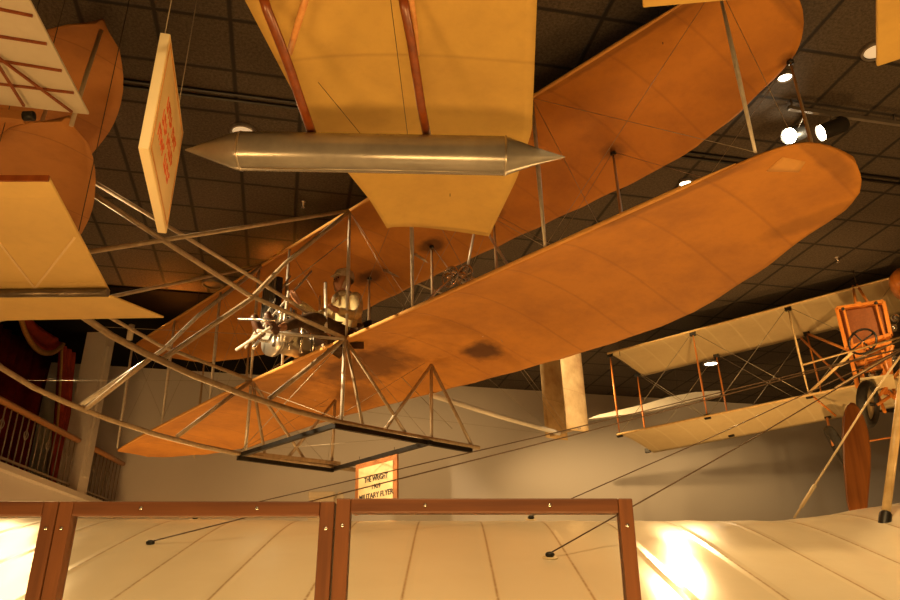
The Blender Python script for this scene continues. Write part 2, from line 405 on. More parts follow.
# ------------------------------------------------------------------ the biplane in the middle
RM = Matrix(((-.7170, .6966, -.0281), (-.6969, -.7172, .0014), (-.0192, .0206, .9996)))
_x = Vector((RM[0][0], RM[1][0], RM[2][0])).normalized(); _y = Vector((RM[0][1], RM[1][1], RM[2][1])); _y = (_y-_x*_y.dot(_x)).normalized(); _z = _x.cross(_y)
FM = Matrix(((_x.x, _y.x, _z.x, -1.4905), (_x.y, _y.y, _z.y, 7.8862), (_x.z, _y.z, _z.z, 2.7945+EYE), (0, 0, 0, 1)))
FI = FM.inverted()
def fpl(px, py, ax, v):
    d = FI.to_3x3()@ray(px, py); o = FI@O; return o+d*((v-o[ax])/d[ax])
fl = empty('military_biplane', 'large old biplane with orange-brown cloth wings hung under the dark ceiling', 'airplane', mat=FM)
GAP = 1.52
CH = [(0, 0), (.12, .045), (.3, .07), (.6, .08), (.95, .06), (1.24, .02), (1.5, -.04), (1.8, -.1), (2.1, -.14)]
CH = smooth_tab(CH)
XTL = [(-5.37, .68), (-5.34, .76), (-5.28, .86), (-5.15, .96), (-4.6, 1.28), (-3.83, 1.52), (-2.5, 1.58), (-1.3, 1.68), (0, 1.8), (1, 1.9), (2.1, 1.97), (2.84, 1.97), (3.44, 1.92), (4.19, 1.66), (4.76, 1.38), (5.0, 1.27), (5.15, 1.19), (5.26, 1.08), (5.33, .92), (5.37, .7)]
XTU = [(0, 1.74), (3.4, 1.76), (3.9, 1.71), (4.47, 1.54), (4.85, 1.37), (5.05, 1.25), (5.18, 1.14), (5.28, .98), (5.34, .82), (5.37, .68)]
XLE = [(0, 0), (4.9, 0), (5.0, .012), (5.1, .045), (5.18, .1), (5.25, .19), (5.31, .33), (5.35, .5), (5.37, .66)]
def droop(y): return -.15*max(0, (-y-1.5)/3.8)**1.4
def wing(z0, name, mat, XT, sided, ky=1.0):
    T_ = []; B_ = []; ys = [-5.37, -5.366, -5.355, -5.34, -5.32, -5.29, -5.25, -5.21, -5.16, -5.1, -5.05]; y = -5.0
    rib = .31
    while y < 5.001: ys.append(y); y += .0775
    ys += [-q for q in ys[10::-1]]
    nc = 22
    for y in ys:
        a = interp(abs(y), XLE); b_ = interp(y if sided else abs(y), XT)
        fade = max(0, min(1, (abs(y)-3.0)/2.2))
        sag = .012*abs(math.sin(PI*y/rib/2)) if abs(y) < 5 else 0
        ra = []; rb = []; dr_ = droop(y) if sided else 0
        for j in range(nc):
            t = j/(nc-1); te = t*t*(3-2*t)*.35+t*.65
            sc = a+(b_-a)*te-(sag*1.5 if j == nc-1 else 0)
            z = interp(sc, CH)*(1-.5*fade*(1 if sc > 1.2 else 0)); thick = .012+.045*math.sin(PI*min(1, t*1.02))**.7*(1-t)**.5
            lift = sag*.55*math.sin(PI*t)
            ra.append((-sc, y*ky, z0+z+thick*.6+lift+dr_)); rb.append((-sc, y*ky, z0+z-thick*.4+lift+dr_))
        T_.append(ra); B_.append(rb)
    return MB().shell(T_, B_).build(name, mat, fl)
lw = wing(0, 'lower_wing', M['wing'], XTL, True, 1.012); uw = wing(GAP, 'upper_wing', M['upwing'], XTU, False, 1.0)
lab(lw, 'lower wing of stained orange cloth'); lab(uw, 'upper wing of orange cloth')
# leading edge wood
for z0, nm in ((0, lw), (GAP, uw)):
    MB().tube([(0.008, -4.9+.49*k_, z0+.005+(droop(-4.9+.49*k_) if z0 == 0 else 0)) for k_ in range(21)], [.004]+[.019]*19+[.004], 8, .8).build('leading_edge', M['patch'], nm)
# patch near the tip of the lower wing underside
pp = [fpl(*q, 2, .045) for q in ((782, 156), (806, 163), (799, 174), (766, 172))]
def under(p): return Vector((p.x, p.y, interp(-p.x, CH)-.016))
gp = [[under((pp[0]*(1-u)+pp[1]*u)*(1-v)+(pp[3]*(1-u)+pp[2]*u)*v)-Vector((0, 0, .004*k)) for u in (0, .25, .5, .75, 1)] for v in (0, .33, .67, 1) for k in (0,)]
MB().shell(gp, [[q-Vector((0, 0, .003)) for q in r_] for r_ in gp]).build('cloth_patch', M['patch'], lw)
# struts
FY = [-5.06, -3.6, -2.26, -1.28, -.6, .6, 1.63, 3.25, 5.04]
for y in FY:
    MB().tube([(-.0, y, .03+droop(y)), (0, y, GAP*.5), (0, y, GAP+.0)], [.016, .026, .016], 8, .65, up=(1, 0, 0)).build('strut', M['silver'], fl)
    MB().tube([(-1.24, y, .04+droop(y)), (-1.24, y, GAP*.5), (-1.24, y, GAP+.0)], [.014, .024, .014], 8, .65, up=(1, 0, 0)).build('strut', M['dullwood'], fl)
    if y > -1: 
        for z in (GAP-.01, ): MB().lathe([(0, .03), (.02, .03), (.025, .0)], (-1.24, y, z+.0), (0, 0, -1), 10).build('strut_socket', M['dark'], fl)
# wires between the wings
def wr(a, b_, r=.0022, m='cable'): line(a, b_, r, M[m], fl)
for x in (0, -1.24):
    for i in range(len(FY)-1):
        if i in (3, 4): continue
        wr((x, FY[i], .03), (x, FY[i+1], GAP)); wr((x, FY[i+1], .03), (x, FY[i], GAP))
for y in (-2.26, -.6, .6, 1.63, 3.25, 5.04):
    wr((0, y, GAP), (-1.24, y, .04), .0025)
wr((-1.24, -.6, 0), (-1.24, .6, GAP), .003)
# skids and landing frame, both sides
def skid(y):
    zs = [(-1.92, -.87), (-.6, -.885), (.1, -.885), (.6, -.86), (1.09, -.81), (1.6, -.73), (2.04, -.63), (2.35, -.54), (2.65, -.41), (2.95, -.22), (3.2, .02), (3.38, .3), (3.45, .47)]
    return MB().tube([(x, y, z) for x, z in zs], .034, 8, .8, up=(0, 1, 0)).build('skid', M['dullwood'], fl)
for s, y in ((1, .6), (-1, -1.22)):
    skid(y)
    MB().tube([(0.02, y, 0), (.03, y, -.86)], .02, 7).build('skid_post', M['silver'], fl)
    MB().tube([(-1.2, y, -.02), (-1.18, y, -.86)], .02, 7).build('skid_post', M['dullwood'], fl)
    MB().tube([(-1.2, y, -.02), (-.53, y, -.86)], .02, 7).build('skid_brace', M['dullwood'], fl)
    if s > 0: MB().tube([(-1.2, y, -.02), (-1.8, y, -.85)], .02, 7).build('skid_brace', M['dullwood'], fl)
    MB().tube([(0.0, y, -.02), (-.23, y, -.86)], .018, 7).build('skid_brace', M['dullwood'], fl)
    MB().tube([(0.0, y, -.02), (-.8, y, -.86)], .018, 7).build('skid_brace', M['dullwood'], fl)
    MB().tube([(0.02, y, .0), (.86, y, -.8)], .024, 8).build('skid_brace', M['dullwood'], fl)
    MB().bar((.12, y, -.935), (-1.8 if s > 0 else -1.2, y, -.92), .04, .045).build('skid_runner', M['dark'], fl)
    # outriggers and braces to the front
    MB().tube([(0, y, GAP+.01), (1.7, y, .62), (3.05, y, -.1)], .021, 8).build('outrigger', M['dullwood'], fl)
    MB().tube([(.02, y, GAP-.02), (.78, y, .62), (1.13, y, .13), (1.9, y, -.64)], .023, 8).build('diagonal_brace', M['silver' if s < 0 else 'dullwood'], fl)
    wr((.1, y, -.85), (-1.1, y, -.02)); wr((-1.1, y, -.85), (0, y, -.02)); wr((0, y, 0), (2.5, y, -.5))
MB().bar((.08, .6, -.915), (.08, -1.22, -.895), .045, .045).build('cross_beam', M['dark'], fl)
MB().bar((-1.12, .66, -.93), (-1.22, -1.27, -.90), .045, .045).build('cross_beam', M['dark'], fl)
MB().bar((-.1, -1.22, -.86), (-1.25, -1.15, -.84), .04, .04).build('cross_beam', M['dullwood'], fl)
MB().tube([(1.98, .6, -.63), (1.84, -1.22, -.67)], .022, 8).build('cross_tie', M['dullwood'], fl)
wr((.1, .58, -.85), (-1.1, -1.2, -.85)); wr((-1.1, .58, -.85), (.05, -1.2, -.85)); wr((.05, .6, -.05), (.1, -1.2, -.85), .004); wr((.05, -1.28, -.05), (.1, .6, -.85), .004)
# lower elevator boom, pushrods, cross braces
MB().tube([(0, .6, .0), (1.17, .6, .17), (2.0, .6, .43), (2.75, .6, .68)], .023, 8).build('elevator_boom', M['dullwood'], fl)
MB().tube([(0, -1.22, .0), (1.17, -1.22, .17), (2.0, -1.22, .43), (2.75, -1.22, .66)], .021, 8).build('elevator_boom', M['dullwood'], fl)
MB().tube([(.2, .3, .29), (.91, .3, .5), (1.76, .3, .73), (2.6, .3, .95)], .019, 8).build('push_rod', M['dullwood'], fl)
# front elevators
def leaf(pts, z, name, dz=0):
    n = len(pts); c = Vector((sum(p[0] for p in pts)/n, sum(p[1] for p in pts)/n, 0)); T_ = []; B_ = []
    cx = interp
    rows = 26; y0 = min(p[1] for p in pts); y1 = max(p[1] for p in pts)
    def span(y):
        xs = []
        for i in range(n):
            (xa, ya), (xb, yb) = pts[i], pts[(i+1) % n]
            if (ya-y)*(yb-y) <= 0 and ya != yb: xs.append(xa+(xb-xa)*(y-ya)/(yb-ya))
        return min(xs), max(xs)
    for i in range(rows+1):
        y = y0+(y1-y0)*(.002+.996*i/rows); a, b_ = span(y); ra = []; rb = []
        for k in range(11):
            t = k/10; x = b_+(a-b_)*t; h = .05*math.sin(PI*t)+dz*(x-3.0); w = .006+.018*math.sin(PI*t)
            ra.append((x, y, z+h+w)); rb.append((x, y, z+h-w*.5))
        T_.append(ra); B_.append(rb)
    return MB().shell(T_, B_).build(name, M['vane'], fl)
def sym(pts):  # mirror the seen tip to the other side
    q = pts
    for _ in range(2):   # round the corners of the tip
        n_ = [q[0]]
        for a, b_ in zip(q, q[1:]): n_ += [(a[0]*.75+b_[0]*.25, a[1]*.75+b_[1]*.25), (a[0]*.25+b_[0]*.75, a[1]*.25+b_[1]*.75)]
        q = n_+[q[-1]]
    return q+[(x, -.6-y) for x, y in reversed(q)]
lowE = sym([(3.58, .0), (3.57, 1.25), (3.45, 1.53), (3.25, 1.72), (3.05, 1.55), (2.9, 1.27), (2.81, 1.06), (2.65, .59), (2.57, .1)])
upE = sym([(3.55, 0), (3.5, 1.3), (3.43, 1.45), (3.32, 1.62), (3.17, 1.76), (3.0, 1.62), (2.89, 1.43), (2.73, 1.1), (2.6, .58), (2.58, .1)])
leaf(lowE, .5, 'lower_elevator'); leaf(upE, 1.4, 'upper_elevator')
for y in (1.67, .6, -1.2, -2.27):
    MB().tube([(3.22, y, .5), (3.19, y, .95), (3.15, y, 1.4)], .016, 7).build('elevator_strut', M['dullwood'], fl)
# rudders and tail booms
for s, in ((1,), (-1,)):
    y = .25*s; x0 = -4.1 if s > 0 else -4.25
    T_ = []; B_ = []
    for i in range(13):
        z = -.24+1.5*i/12; ra = []; rb = []
        for k in range(7):
            t = k/6; x = x0-.52*t; w = .004+.014*math.sin(PI*t)
            ra.append((x, y+w, z+.03*t)); rb.append((x, y-w, z+.03*t))
        T_.append(ra); B_.append(rb)
    lab(MB().shell(T_, B_).build('rudder', M['rud'], fl), 'near pale rudder' if s > 0 else 'far rudder')
    MB().tube([(-1.24, .3*s, GAP), (-4.3, 0.02*s, 1.27)], .022, 8).build('tail_boom', M['dullwood'], fl)
    wr((-1.24, .6*s, 0), (-4.2, .2*s, 1.1)); wr((-1.24, 1.63*s, 0), (-4.2, .2*s, -.2)); wr((-1.24, .6*s, GAP), (-4.2, .1*s, -.2))
MB().tube([(-1.74, 0, -.13), (-3.0, 0, -.195), (-4.25, .0, -.23)], .034, 8).build('tail_boom', M['palewhite'], fl)  # near-white colour puts strong light into the lower boom
MB().tube([(-4.35, .3, -.2), (-4.35, -.3, -.2)], .018, 7).build('rudder_bar', M['dullwood'], fl)
MB().tube([(-4.35, .3, 1.1), (-4.35, -.3, 1.1)], .018, 7).build('rudder_bar', M['dullwood'], fl)
wr((-1.24, .0, .02), (-2.1, .0, -.5), .004); 
# power plant: engine, radiator, chains, sprockets and propeller shafts
eng = MB().box((.02, -.25, .16), (.62, .26, .2)).build('engine_crankcase', M['tin'], fl, .02)
for i in range(4):
    MB().lathe([(0, .0), (0, .06), (.2, .06), (.21, .075), (.25, .075), (.27, .03), (.31, .025), (.31, 0)], (-.2+i*.15, -.25, .26), (0, 0, 1), 14).build('engine_cylinder', M['chrome'], fl)
MB().lathe([(0, 0), (0, .19), (.05, .19), (.05, 0)], (.34, -.2, .14), (1, .15, 0), 24).build('flywheel', M['tin'], fl)
MB().tube([(.55, .1, -.06), (.5, .05, .08), (.35, -.05, .12), (.2, -.1, .12)], .02, 7).build('exhaust_pipe', M['chrome'], fl)
MB().tube([(.75, .05, -.12), (.66, .0, .0), (.5, -.08, .05), (.42, -.12, .2)], .018, 7).build('exhaust_pipe', M['chrome'], fl)
for k in range(3): MB().tube([(.25-.16*k, -.1, .02), (.25-.16*k, -.08, .5)], .018, 7).build('engine_pipe', M['chrome'], fl)
rd = MB().box((.28, -.45, .62), (.07, .3, .66)).build('radiator', M['dark'], fl)
for k in range(7): MB().box((.325, -.57+.04*k, .62), (.02, .012, .66)).build('radiator_tube', M['tin'], rd)
MB().ball((.35, .02, .12), .07).build('carburettor', M['tin'], fl)
MB().tube([(.05, .62, -.02), (.95, .45, -.1)], .016, 7).build('foot_rest', M['silver'], fl)
MB().tube([(.88, -.05, -.14), (.9, .62, -.1)], .016, 7).build('foot_rest', M['silver'], fl)
MB().tube([(.93, .75, -.08), (1.02, .2, .08)], .014, 7).build('foot_rest', M['chrome'], fl)
MB().tube([(.8, .1, -.05), (.1, .05, .95)], .012, 6).build('engine_stay', M['silver'], fl)
MB().tube([(.62, -.35, .02), (.15, -.3, 1.0)], .012, 6).build('engine_stay', M['silver'], fl)
# seat
seat = MB().box((-.2, .35, .125), (.34, .4, .03)).box((-.36, .35, .23), (.04, .4, .2)).build('seat', M['dark'], fl, .012)
MB().box((-.28, -.02, .1), (.4, .2, .04)).build('seat_board', M['dullwood'], fl)
MB().tube([(.2, .52, .05), (.24, .53, .6)], .017, 7).build('control_lever', M['silver'], fl)
MB().tube([(.5, .16, -.02), (.45, .16, .56)], .016, 7).build('control_lever', M['silver'], fl)
wr((.0, .6, 1.2), (.5, .2, .6), .005)
# propeller shafts with sprockets and chains
for s in (1, -1):
    yp = 1.37*s; zp = .76; xp = -1.0
    for xo in (0, .14):
        sp = MB().torus((xp+xo, yp-xo*.6, zp-xo*.2), (1, 0, 0), .115, .013, 28, 6)
        for k in range(5):
            a = 2*PI*k/5; sp.tube([(xp+xo, yp-xo*.6, zp-xo*.2), (xp+xo, yp-xo*.6+.11*math.cos(a), zp-xo*.2+.11*math.sin(a))], .01, 6)
        sp.lathe([(-.05, 0), (-.05, .035), (.05, .035), (.05, 0)], (xp+xo, yp-xo*.6, zp-xo*.2), (1, 0, 0), 12)
        sp.build('sprocket', M['chrome'], fl)
    MB().tube([(-.8, yp, zp), (-1.95, yp, zp)], .02, 8).build('propeller_shaft', M['chrome'], fl)
    for dz in (.1, -.12):
        MB().tube([(xp, yp, zp+dz), (-.25, (1.46 if dz > 0 else 1.2)*s, .13+dz*.3)], .013, 6).build('chain_guide', M['chrome'], fl)
    for zz in (GAP, .03):
        MB().tube([(-1.1, yp+.15*s, zz), (-1.02, yp, zp)], .015, 6).build('shaft_support', M['silver'], fl)
MB().tube([fpl(486, 230, 0, -1.1), fpl(508, 266, 0, -.6)], .015, 6).build('shaft_support', M['silver'], fl)
# suspension wires up to the ceiling
for (x, y) in ((-.3, -3.6), (-.3, 4.4), (-1.3, .6)):
    p = FM@Vector((x, y, GAP+.03)); q = FI@Vector((p.x, p.y, HC)); line((x, y, GAP+.03), q, .004, M['darkcable'], fl, 'hanging_wire')

# ------------------------------------------------------------------ pilot
def skin_mesh(name, verts, edges, radii, mat, parent, sub=2):
    me = bpy.data.meshes.new(name); me.from_pydata(verts, edges, []); o = bpy.data.objects.new(name, me); C.objects.link(o)
    md = o.modifiers.new('s', 'SKIN'); md.use_smooth_shade = True
    for i, r in enumerate(radii):
        d = me.skin_vertices[0].data[i]; d.radius = (r, r) if not isinstance(r, tuple) else r; d.use_root = (i == 0)
    su = o.modifiers.new('u', 'SUBSURF'); su.levels = sub; su.render_levels = sub
    dg = bpy.context.evaluated_depsgraph_get(); ev = o.evaluated_get(dg); m2 = bpy.data.meshes.new_from_object(ev)
    o.modifiers.clear(); o.data = m2; bpy.data.meshes.remove(me); m2.materials.clear(); m2.materials.append(mat)
    m2.polygons.foreach_set('use_smooth', [True]*len(m2.polygons))
    o.parent = parent; return o
pr = empty('person', 'person in khaki jacket and pale cap seated on the lower wing of the large biplane', 'person', mat=FM@Matrix.Translation((-.2, .35, .05)))
# local: x forward, y to their left, z up; origin at the seat
V = []; E_ = []; Rr = []
def vtx(p, r, par=None):
    V.append(p); Rr.append(r); i = len(V)-1
    if par is not None: E_.append((par, i))
    return i
pel = vtx((0, 0, .08), .13); bel = vtx((.0, 0, .25), .125, pel); che = vtx((.03, 0, .42), .14, bel); nb = vtx((.05, 0, .53), .075, che)
nk = vtx((.07, 0, .59), .055, nb); jaw = vtx((.1, 0, .66), .075, nk); hd = vtx((.085, 0, .75), .098, jaw); crown = vtx((.075, 0, .81), .075, hd)
vtx((.2, 0, .70), .014, jaw)
arms = {}
for s in (1, -1):
    sh = vtx((.02, .17*s, .49), .062, che)
    if s > 0: el = vtx((.06, .24, .24), .045, sh); wrist = vtx((.27, .2, .26), .032, el); hand = vtx((.34, .185, .28), .036, wrist); d = Vector((.6, -.1, .25)).normalized()
    else: el = vtx((.22, -.26, .33), .045, sh); wrist = vtx((.50, -.2, .42), .032, el); hand = vtx((.58, -.19, .47), .036, wrist); d = Vector((.5, 0, .7)).normalized()
    arms[s] = (sh, el, wrist, hand)
    h = Vector(V[hand]); side = Vector((0, 1, 0)); up_ = d.cross(side)
    for k, L in enumerate((.06, .07, .066, .052)):
        b0 = h+side*((k-1.5)*.021)+d*.03; f1 = b0+d*L*.5; f2 = f1+(d*.3-up_*.7 if s > 0 else d*.2-up_*.6)*L*.55
        i1 = vtx(tuple(f1), .0095, hand); vtx(tuple(f2), .008, i1)
    th = vtx(tuple(h-side*s*.035+d*.01+up_*.015), .012, hand); vtx(tuple(h-side*s*.045+d*.04+up_*.0), .009, th)
    hp = vtx((.02, .09*s, .06), .095, pel)
    if s > 0: kn = vtx((.54, .13, .15), .055, hp); an = vtx((.93, .13, -.08), .042, kn)
    else: kn = vtx((.5, -.12, .19), .055, hp); an = vtx((.92, -.14, -.02), .042, kn)
    arms[s] += (hp, kn, an)
skin_mesh('body', V, E_, Rr, M['skin'], pr)
# jacket
jv = []; je = []; jr = []
def jv_(p, r, par=None):
    jv.append(p); jr.append(r)
    if par is not None: je.append((par, len(jv)-1))
    return len(jv)-1
a0 = jv_((0, 0, .05), .165); a1 = jv_((-.01, 0, .22), .165, a0); a2 = jv_((.02, 0, .41), .18, a1); a3 = jv_((.045, 0, .52), .10, a2); jv_((.055, 0, .57), .075, a3)
for s in (1, -1):
    sh, el, wr_, hand = arms[s][:4]
    b0 = jv_(tuple(Vector(V[sh])), .085, a2); b1 = jv_(V[el], .068, b0); jv_(tuple(Vector(V[el]).lerp(Vector(V[wr_]), 1.12 if s > 0 else 1.05)), .046, b1)
skin_mesh('jacket', jv, je, jr, M['jacket'], pr)
tv = [(0, 0, .05)]; te = []; tr = [.15]
for s in (1, -1):
    hp, kn, an = arms[s][4:]
    tv += [(.05, .10*s, .06), V[kn], tuple(Vector(V[kn]).lerp(Vector(V[an]), .9))]; tr += [.095, .066, .056]
    n = len(tv); te += [(0, n-3), (n-3, n-2), (n-2, n-1)]
skin_mesh('trousers', tv, te, tr, M['trousers'], pr)
for s in (1, -1):
    an = Vector(V[arms[s][6]]); d = Vector((.25, 0, .9)).normalized()
    skin_mesh('shoe', [tuple(an+Vector((-.0, 0, -.03))), tuple(an+Vector((.05, 0, -.04))), tuple(an+Vector((.11, 0, .05))), tuple(an+Vector((.15, 0, .14)))], [(0, 1), (1, 2), (2, 3)], [.055, .056, .05, .034], M['leather'], pr)
cp = MB()
cp.lathe([(-.02, .112), (.03, .118), (.08, .1), (.11, .06), (.12, 0)], (.07, 0, .765), (-.12, 0, 1), 20)
cap = cp.build('cap', M['cap'], pr)
MB().box((.175, 0, .785), (.06, .14, .012), Matrix.Rotation(.25, 3, 'Y')).build('cap_brim', M['cap'], cap, .004)
for s in (1, -1):
    MB().ball((.172, .034*s, .74), .010).build('eye', M['eye'], pr)
    MB().ball((.085, .098*s, .72), .03, 10, (.7, .35, 1)).build('ear', M['skin'], pr)
    MB().tube([(.1, .1*s, .76), (.12, .092*s, .68), (.13, .06*s, .62)], .014, 6).build('cap_strap', M['cap'], cap)
MB().tube([(.158, -.026, .672), (.176, 0, .668), (.158, .026, .672)], .008, 6).build('mouth', M['lips'], pr)
MB().lathe([(0, 0), (0, .006), (.02, .012), (.038, .017), (.05, .014), (.056, 0)], (.17, 0, .745), (.28, 0, -1), 12).build('nose', M['skin'], pr)
sc_ = MB().torus((.07, 0, .575), (.15, 0, 1), .07, .028, 20, 8); sc_.tube([(.14, 0, .56), (.2, .01, .5), (.215, .015, .43)], [.03, .026, .02], 8)
sc_.build('neck_scarf', M['cap'], pr)

# ------------------------------------------------------------------ hanging flying-boat wing with float
hw = empty('flying_boat_wing', 'cream cloth wing panel hanging overhead in the centre with a metal float under it', 'airplane wing', (-.2, 4, EYE+3.0))
ZW = 3.0
def hl(px, py, z=ZW): d = ray(px, py); p = d*(z/d.z); return p
LEFT = [(2.3, hl(245, 0).x-.10), (hl(245, 0).y, hl(245, 0).x), (hl(312, 128).y, hl(312, 128).x), (hl(370, 200).y, hl(370, 200).x), (hl(387, 228).y, hl(387, 228).x)]
RIGHT = [(2.3, .42), (hl(537, 0).y, hl(537, 0).x), (hl(532, 130).y, hl(532, 130).x), (hl(517, 178).y, hl(517, 178).x), (hl(489, 236).y, hl(489, 236).x)]
y_end = hl(437, 229).y
T_ = []; B_ = []
for i in range(41):
    t = i/40; ra = []; rb = []
    for k in range(25):
        u = k/24; ye = (LEFT[-1][0]*(1-u)+RIGHT[-1][0]*u)+.06*math.sin(PI*u)
        y = 2.3+(ye-2.3)*t
        a = interp(y, LEFT); b_ = interp(y, RIGHT)
        x = a+(b_-a)*u; cam_ = .07*math.sin(PI*u**.8); th_ = .008+.03*math.sin(PI*u)*(1-.5*u)
        ra.append((x+.2, y-4, cam_+th_)); rb.append((x+.2, y-4, cam_-th_*.3))
    T_.append(ra); B_.append(rb)
MB().shell(T_, B_).build('wing_panel', M['boatwing'], hw)
def L(p): return Vector(p)-Vector((-.2, 4, EYE+3.0))
fy = 3.7
A0 = at_y(185, 150, fy); A1 = at_y(238, 151, fy); A2 = at_y(505, 155, fy); A3 = at_y(565, 157, fy); rF = .112
ax = (A3-A0); prof = [(0, .003), ((A1-A0).length*.5, rF*.52), ((A1-A0).length*.97, rF*.97), ((A1-A0).length+.02, rF), ((A2-A0).length-.01, rF), ((A2-A0).length+.01, rF*.97), ((A2-A0).length+.16, rF*.5), (ax.length, .003)]
flt = lab(MB().lathe(prof, L(A0), ax, 40).build('float', M['floatmetal'], hw), 'grey metal float with pointed ends')
for d_ in ((A1-A0).length+.02, (A2-A0).length): MB().lathe([(-.006, rF), (-.004, rF+.003), (.004, rF+.003), (.006, rF)], L(A0+ax.normalized()*d_), ax, 40).build('seam_band', M['tin'], flt)
MB().tube([L(A1+Vector((.03, 0, -rF))), L(A2+Vector((-.03, 0, -rF)))], .006, 6).build('keel_seam', M['tin'], flt)
def leg(pts, z0, z1, w, mat, name):
    # curved strut running from the float up to the wing, at real depth between both
    P = []
    for i, (px, py) in enumerate(pts):
        t = i/(len(pts)-1); z = z0+(z1-z0)*t; d = ray(px, py); P.append(L(O+d*(z/d.z)))
    return MB().tube(P, w, 10, .6, up=(1, 0, 0)).build(name, mat, hw)
zf = A1.z-EYE+rF*.9
leg([(313, 136), (302, 105), (291, 72), (279, 40), (267, 10), (260, -14)], zf, 3.02, .027, M['redwood'], 'float_strut')
leg([(427, 136), (421, 105), (416, 72), (411, 40), (405, 10), (401, -14)], zf, 3.02, .025, M['redwood'], 'float_strut')
leg([(289, 54), (297, 27), (306, -2), (310, -14)], zf+.25, 3.02, .018, M['lightwood'], 'float_brace')
leg([(417, 55), (415, 27), (411, -2), (409, -14)], zf+.25, 3.02, .016, M['lightwood'], 'float_brace')
for a, b_ in (((318, 82), (364, 138)), ((390, -5), (408, 138))):
    pa = ray(*a); pb = ray(*b_); line(L(O+pa*(2.98/pa.z)), L(O+pb*(2.68/pb.z)), .002, M['darkcable'], hw)
for (x, y) in ((-.6, 2.9), (.3, 2.9), (0.0, 5.0)): line(L((x, y, EYE+3.03)), L((x, y, HC)), .003, M['darkcable'], hw, 'hanging_wire')

# pieces of cloth surface at the top right edge
def slab(name, pts, z, mat, label, cat, th=.03):
    c = Vector((sum(p.x for p in pts)/len(pts), sum(p.y for p in pts)/len(pts), z))
    T_ = []; B_ = []
    o = MB()
    n = len(pts)
    o.prism([(p.x-c.x, p.y-c.y, 0) for p in pts], (0, 0, th))
    ob = o.build(name, mat, None, .006); ob.location = c
    if label: tag(ob, label, cat)
    return ob
ZR = EYE+2.6
s1 = slab('tail_surface', [at_z(643, 8, ZR), at_z(641, -60, ZR), at_z(790, -70, ZR), at_z(760, -2, ZR)], ZR, M['boatwing'], 'edge of a cream cloth surface hanging at the top right, over the far biplane tip', 'airplane part')
s2 = slab('tail_surface', [at_z(877, 67, ZR), at_z(877, -50, ZR), at_z(990, -60, ZR), at_z(990, 30, ZR)], ZR, M['boatwing'], 'cream cloth surface cut off by the top right corner', 'airplane part')
for o_ in (s1, s2):
    for dx in (-.15, .15): line((dx, 0, .03), (dx, 0, HC-ZR), .003, M['darkcable'], o_, 'hanging_wire')

# ribbed white panel and cream panel on the left
ZA = EYE+2.9
pts = [at_z(29, 0, ZA), at_z(89, 115, ZA), at_z(-60, 98, ZA), at_z(-60, -40, ZA), at_z(8, -40, ZA)]
rp = slab('ribbed_panel', pts, ZA, M['white'], 'white cloth panel with brown ribs cut off by the top left corner', 'airplane part', .02)
c0 = rp.location.copy()
for a, b_ in (((-60, -4), (33, 15)), ((-60, 26), (47, 43)), ((-60, 50), (62, 70)), ((-60, 76), (74, 92))):
    MB().bar(at_z(*a, ZA)-c0+Vector((0, 0, -.006)), at_z(*b_, ZA)-c0+Vector((0, 0, -.006)), .014, .012).build('rib', M['redwood'], rp)
for a, b_ in (((-20, 44), (72, 112)), ((-8, 55), (24, 106))):
    MB().bar(at_z(*a, ZA-.03)-c0, at_z(*b_, ZA-.03)-c0, .014, .012).build('brace', M['redwood'], rp)
dz = at_z(30, 112, ZA)-c0; MB().lathe([(-.03, 0), (-.03, .03), (.03, .03), (.03, 0)], dz+Vector((0, 0, -.03)), (1, 0, 0), 10).build('pulley', M['dark'], rp)
MB().bar(at_z(-60, 104, ZA)-c0+Vector((0, 0, -.03)), at_z(26, 114, ZA)-c0+Vector((0, 0, -.03)), .05, .06).build('shaded_rear_edge', M['vane'], rp)  # dark tan colour stands in for the shaded rear surface
for q in (at_z(0, 20, ZA), at_z(40, 95, ZA)): line(q-c0+Vector((0, 0, .02)), Vector((q.x, q.y, HC))-c0, .003, M['darkcable'], rp, 'hanging_wire')
ZP = EYE+2.0
pts = [at_z(49, 179, ZP), at_z(110, 293, ZP), at_z(-70, 293, ZP), at_z(-70, 181, ZP)]
cp_ = slab('cream_panel', pts, ZP, M['flap'], 'cream cloth panel with a metal tube along its lower edge at the left side', 'airplane part', .018)
c0 = cp_.location.copy()
MB().tube([at_z(-70, 294, ZP-.035)-c0, at_z(108, 292.5, ZP-.035)-c0], .027, 12).build('tube_spar', M['darktin'], cp_)
MB().bar(at_z(-70, 178.5, ZP)-c0, at_z(49, 178.5, ZP)-c0, .012, .03).build('front_spar', M['redwood'], cp_)
for a, b_ in (((35, 288), (0, 243)), ((35, 288), (75, 237)), ((0, 243), (-14, 225))):
    MB().bar(at_z(*a, ZP)-c0+Vector((0, 0, -.003)), at_z(*b_, ZP)-c0+Vector((0, 0, -.003)), .012, .006).build('seam_tape', M['board'], cp_)
fp = [at_z(-70, 299, ZP-.05), at_z(112, 297, ZP-.05), at_z(164, 318, ZP-.05), at_z(-70, 322, ZP-.05)]
fm = MB().prism([p-c0 for p in fp], (0, 0, .014)); lab(fm.build('rear_flap', M['flap'], cp_, .004), 'rear cloth flap')
for q in (at_z(-40, 284, ZP), at_z(72, 262, ZP)): line(q-c0+Vector((0, 0, .02)), Vector((q.x, q.y, HC))-c0, .003, M['darkcable'], cp_, 'hanging_wire')

